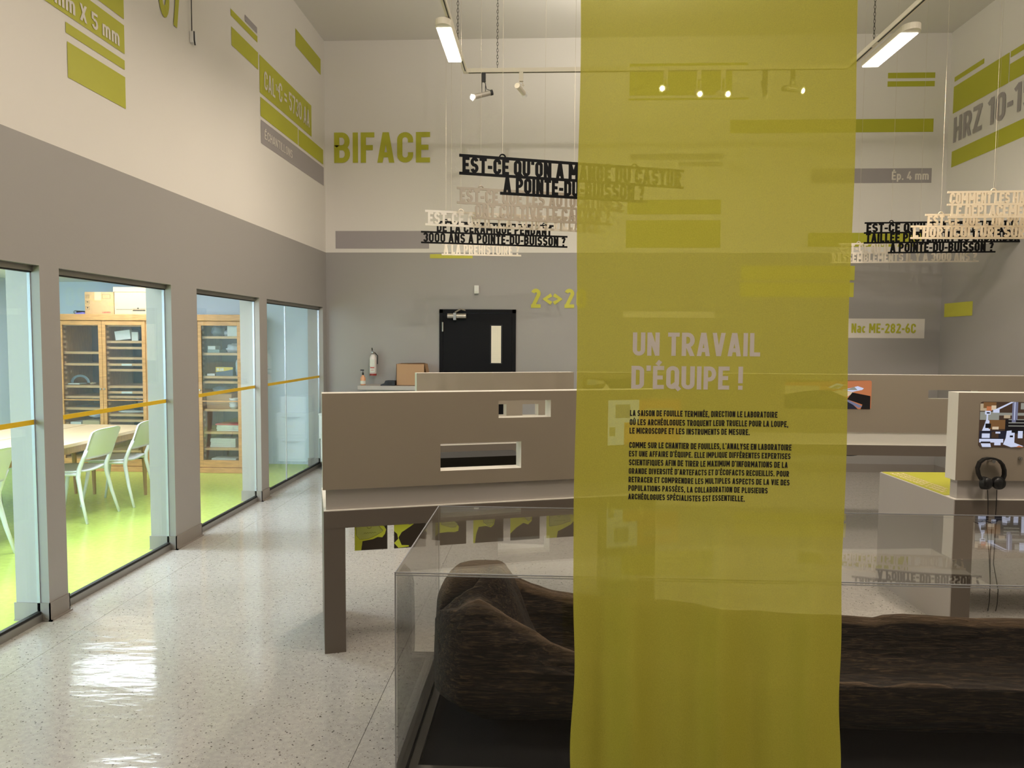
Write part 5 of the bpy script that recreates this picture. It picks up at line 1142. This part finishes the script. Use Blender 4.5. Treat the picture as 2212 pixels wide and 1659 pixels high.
# ------------------------------------------------------------ lighting track and lamps
ZTk = 4.0; a = at(1005, 158, 2, ZTk); Yt = a.y; Xl = a.x; Xr = 2.60; YN2 = -3.2
t = thing('lighting_track', 'white suspended lighting track frame below the ceiling', 'lighting track', (Xl, Yt, ZTk)); o = t.location
B = lambda n_, m_, *bx, par=None, **k: build(n_, G().box(*bx), m_, par or t, off=o, **k)
w2 = .018
for nm, bx in (('track_rail', (Xl-w2, Xr+w2, Yt-w2, Yt+w2)), ('track_rail', (Xl-w2, Xl+w2, YN2, Yt-w2)), ('track_rail', (Xr-w2, Xr+w2, YN2, Yt-w2))):
    B(nm, 'track', bx[0], bx[1], bx[2], bx[3], ZTk, ZTk+.036)
B('track_slot', 'slot', Xl+.03, Xr-.03, Yt-.008, Yt+.004, ZTk-.0015, ZTk+.001); B('track_slot', 'slot', Xl+.002, Xl+.010, YN2, Yt-.05, ZTk-.0015, ZTk+.001); B('track_slot', 'slot', Xr-.010, Xr+.002, YN2, Yt-.05, ZTk-.0015, ZTk+.001)
for q, (px, py, X, Y) in enumerate(((1075, 150, at(1075, 150, 2, ZTk+.04).x, Yt), (990, 60, Xl, Yt-.55), (1871, 104, Xr, 6.25))):
    g = G(); L_ = ZC-ZTk-.036; nlk = 46
    for k in range(nlk):
        zc_ = ZTk+.04+L_*(k+.5)/nlk; hl = L_/nlk*.62; v_ = (k % 2)
        pts = [(X+(.0075*math.cos(a_) if v_ else 0), Y+(0 if v_ else .0075*math.cos(a_)), zc_+hl*math.sin(a_)) for a_ in [2*PI*i/8 for i in range(9)]]
        g.tube(pts, .0021, 4)
    c_ = build('chain', g, 'chain', t, off=o); c_['kind'] = 'stuff'
def flood(label, X, Y0, Y1, wd, side):
    t = thing('wash_light', label, 'light', (X, (Y0+Y1)/2, ZTk), 0, 'rectangular wash lights'); h = wd/2; L = (Y1-Y0)/2
    g = G(); g.box(-h-.008, h+.008, -L, L+.01, -.048, -.004); build('housing', g, 'track', t, bevel=.006)
    g = G(); r = h+.008; n = 12
    pts = [(r*math.cos(PI+PI*i/n), -L+r*1.25*math.sin(PI+PI*i/n)) for i in range(n+1)]
    g.add([(p_[0], p_[1], -.050) for p_ in pts]+[(p_[0], p_[1], -.004) for p_ in pts], [tuple(range(n, -1, -1)), tuple(range(n+1, 2*n+2))]+[(i, i+1, n+2+i, n+1+i) for i in range(n)]+[(n, 0, n+1, 2*n+1)])
    build('end_cap', g, 'track', t)
    g = G(); g.box(-h, h, -L+.004, L, -.054, -.0485); build('lamp_face', g, 'lamp', t)
    g = G(); xr_ = (Xl if side > 0 else Xr)-X; g.box(xr_-.012, xr_+.012, -.05, .05, -.0038, -.0018); build('adapter', g, 'track', t)
flood('lit wash light on the left arm of the track', -.80, 5.66, 6.34, .108, 1)
flood('lit wash light on the right arm of the track', 2.705, 5.87, 6.56, .128, -1)
def spotlamp(px, name_label, body, aim, lit=True, drop=.19, kind=0):
    P = at(px, 158, 1, Yt); X = P.x; L = .155; r = .022
    t = thing('spotlight', name_label, 'spotlight', (X, Yt, ZTk), 0, 'track spotlights'); d = Vector(aim).normalized(); c = Vector((0, -.0, -drop))
    g = G(); g.box(-.012, .022, -.014, .014, -.078, 0); build('adapter', g, body, t)
    g = G(); g.box(-.016, -.009, -.006, .006, -drop+.01, -.0); g.tube([(.01, 0, -.078), (.02, 0, -.095), (.02, 0, -drop+.02)], .004, 6); build('stem', g, body, t)
    g = G(); g.cyl(c-d*L*.5, c+d*L*.5, r, r, n=18); b_ = build('barrel', g, 'steel' if body == 'black' else body, t)
    g = G(); g.cyl(c-d*(L*.5+.012), c-d*L*.42, r*1.12, r*1.12, n=18); build('rear_ring', g, body, b_)
    g = G(); g.cyl(c+d*L*.5, c+d*(L*.5+.03), r, r*1.45, n=18, cap=True); build('reflector', g, 'white_plastic', b_)
    if lit:
        g = G(); g.sph(c+d*(L*.5+.022), r*1.0, 14, 8, (1, 1, 1)); build('bulb', g, 'bulb', b_, smooth=True)
    g = G(); g.tube([(.02, 0, -.10), Vector((.03, 0, -drop*.75)), c-d*L*.45+Vector((0, 0, .02))], .003, 6); build('lead', g, body, t)
spotlamp(1044, 'black and silver spotlight, lit, nearest the left corner of the track', 'black', (-.85, -.2, -.27))
spotlamp(1125, 'unlit white spotlight on the rear track rail', 'track', (.3, .9, -.1), False, .15)
spotlamp(1437, 'lit spotlight leftmost behind the lime banner', 'track', (-.3, -.75, -.25), True, .15)
spotlamp(1509, 'brightest lit spotlight, second behind the lime banner', 'track', (-.03, -.9, -.4), True, .19)
spotlamp(1562, 'lit spotlight third behind the lime banner', 'track', (.2, -.8, -.3), True, .2)
spotlamp(1652, 'dark spotlight behind the banner, pointing away', 'black', (.3, .8, -.3), False, .16)
spotlamp(1712, 'lit spotlight behind the right part of the lime banner', 'black', (.6, -.6, -.3), True, .17)
# cable with small junction box on the left wall
Y_ = at(410, 80, 0, XL).y; z0 = at(410, 95, 0, XL).z; z1 = at(410, 68, 0, XL).z
t = thing('wall_cable', 'thin dark cable with small clear junction box high on the left wall', 'cable', (XL+.02, Y_, z0))
g = G(); g.tube([(0, -.005, z1-z0), (.0, -.008, 1.0), (0, 0, ZC-z0)], .004, 6); build('lead', g, 'black', t)
g = G(); g.box(-.018, .012, -.01, .05, .01, z1-z0); build('junction_box', g, 'white_plastic', t, bevel=.003)
g = G(); g.tube([(.014, .0, z1-z0), (.016, 0, .03), (.016, .012, -.005)], .006, 6); build('plug', g, 'black', t)
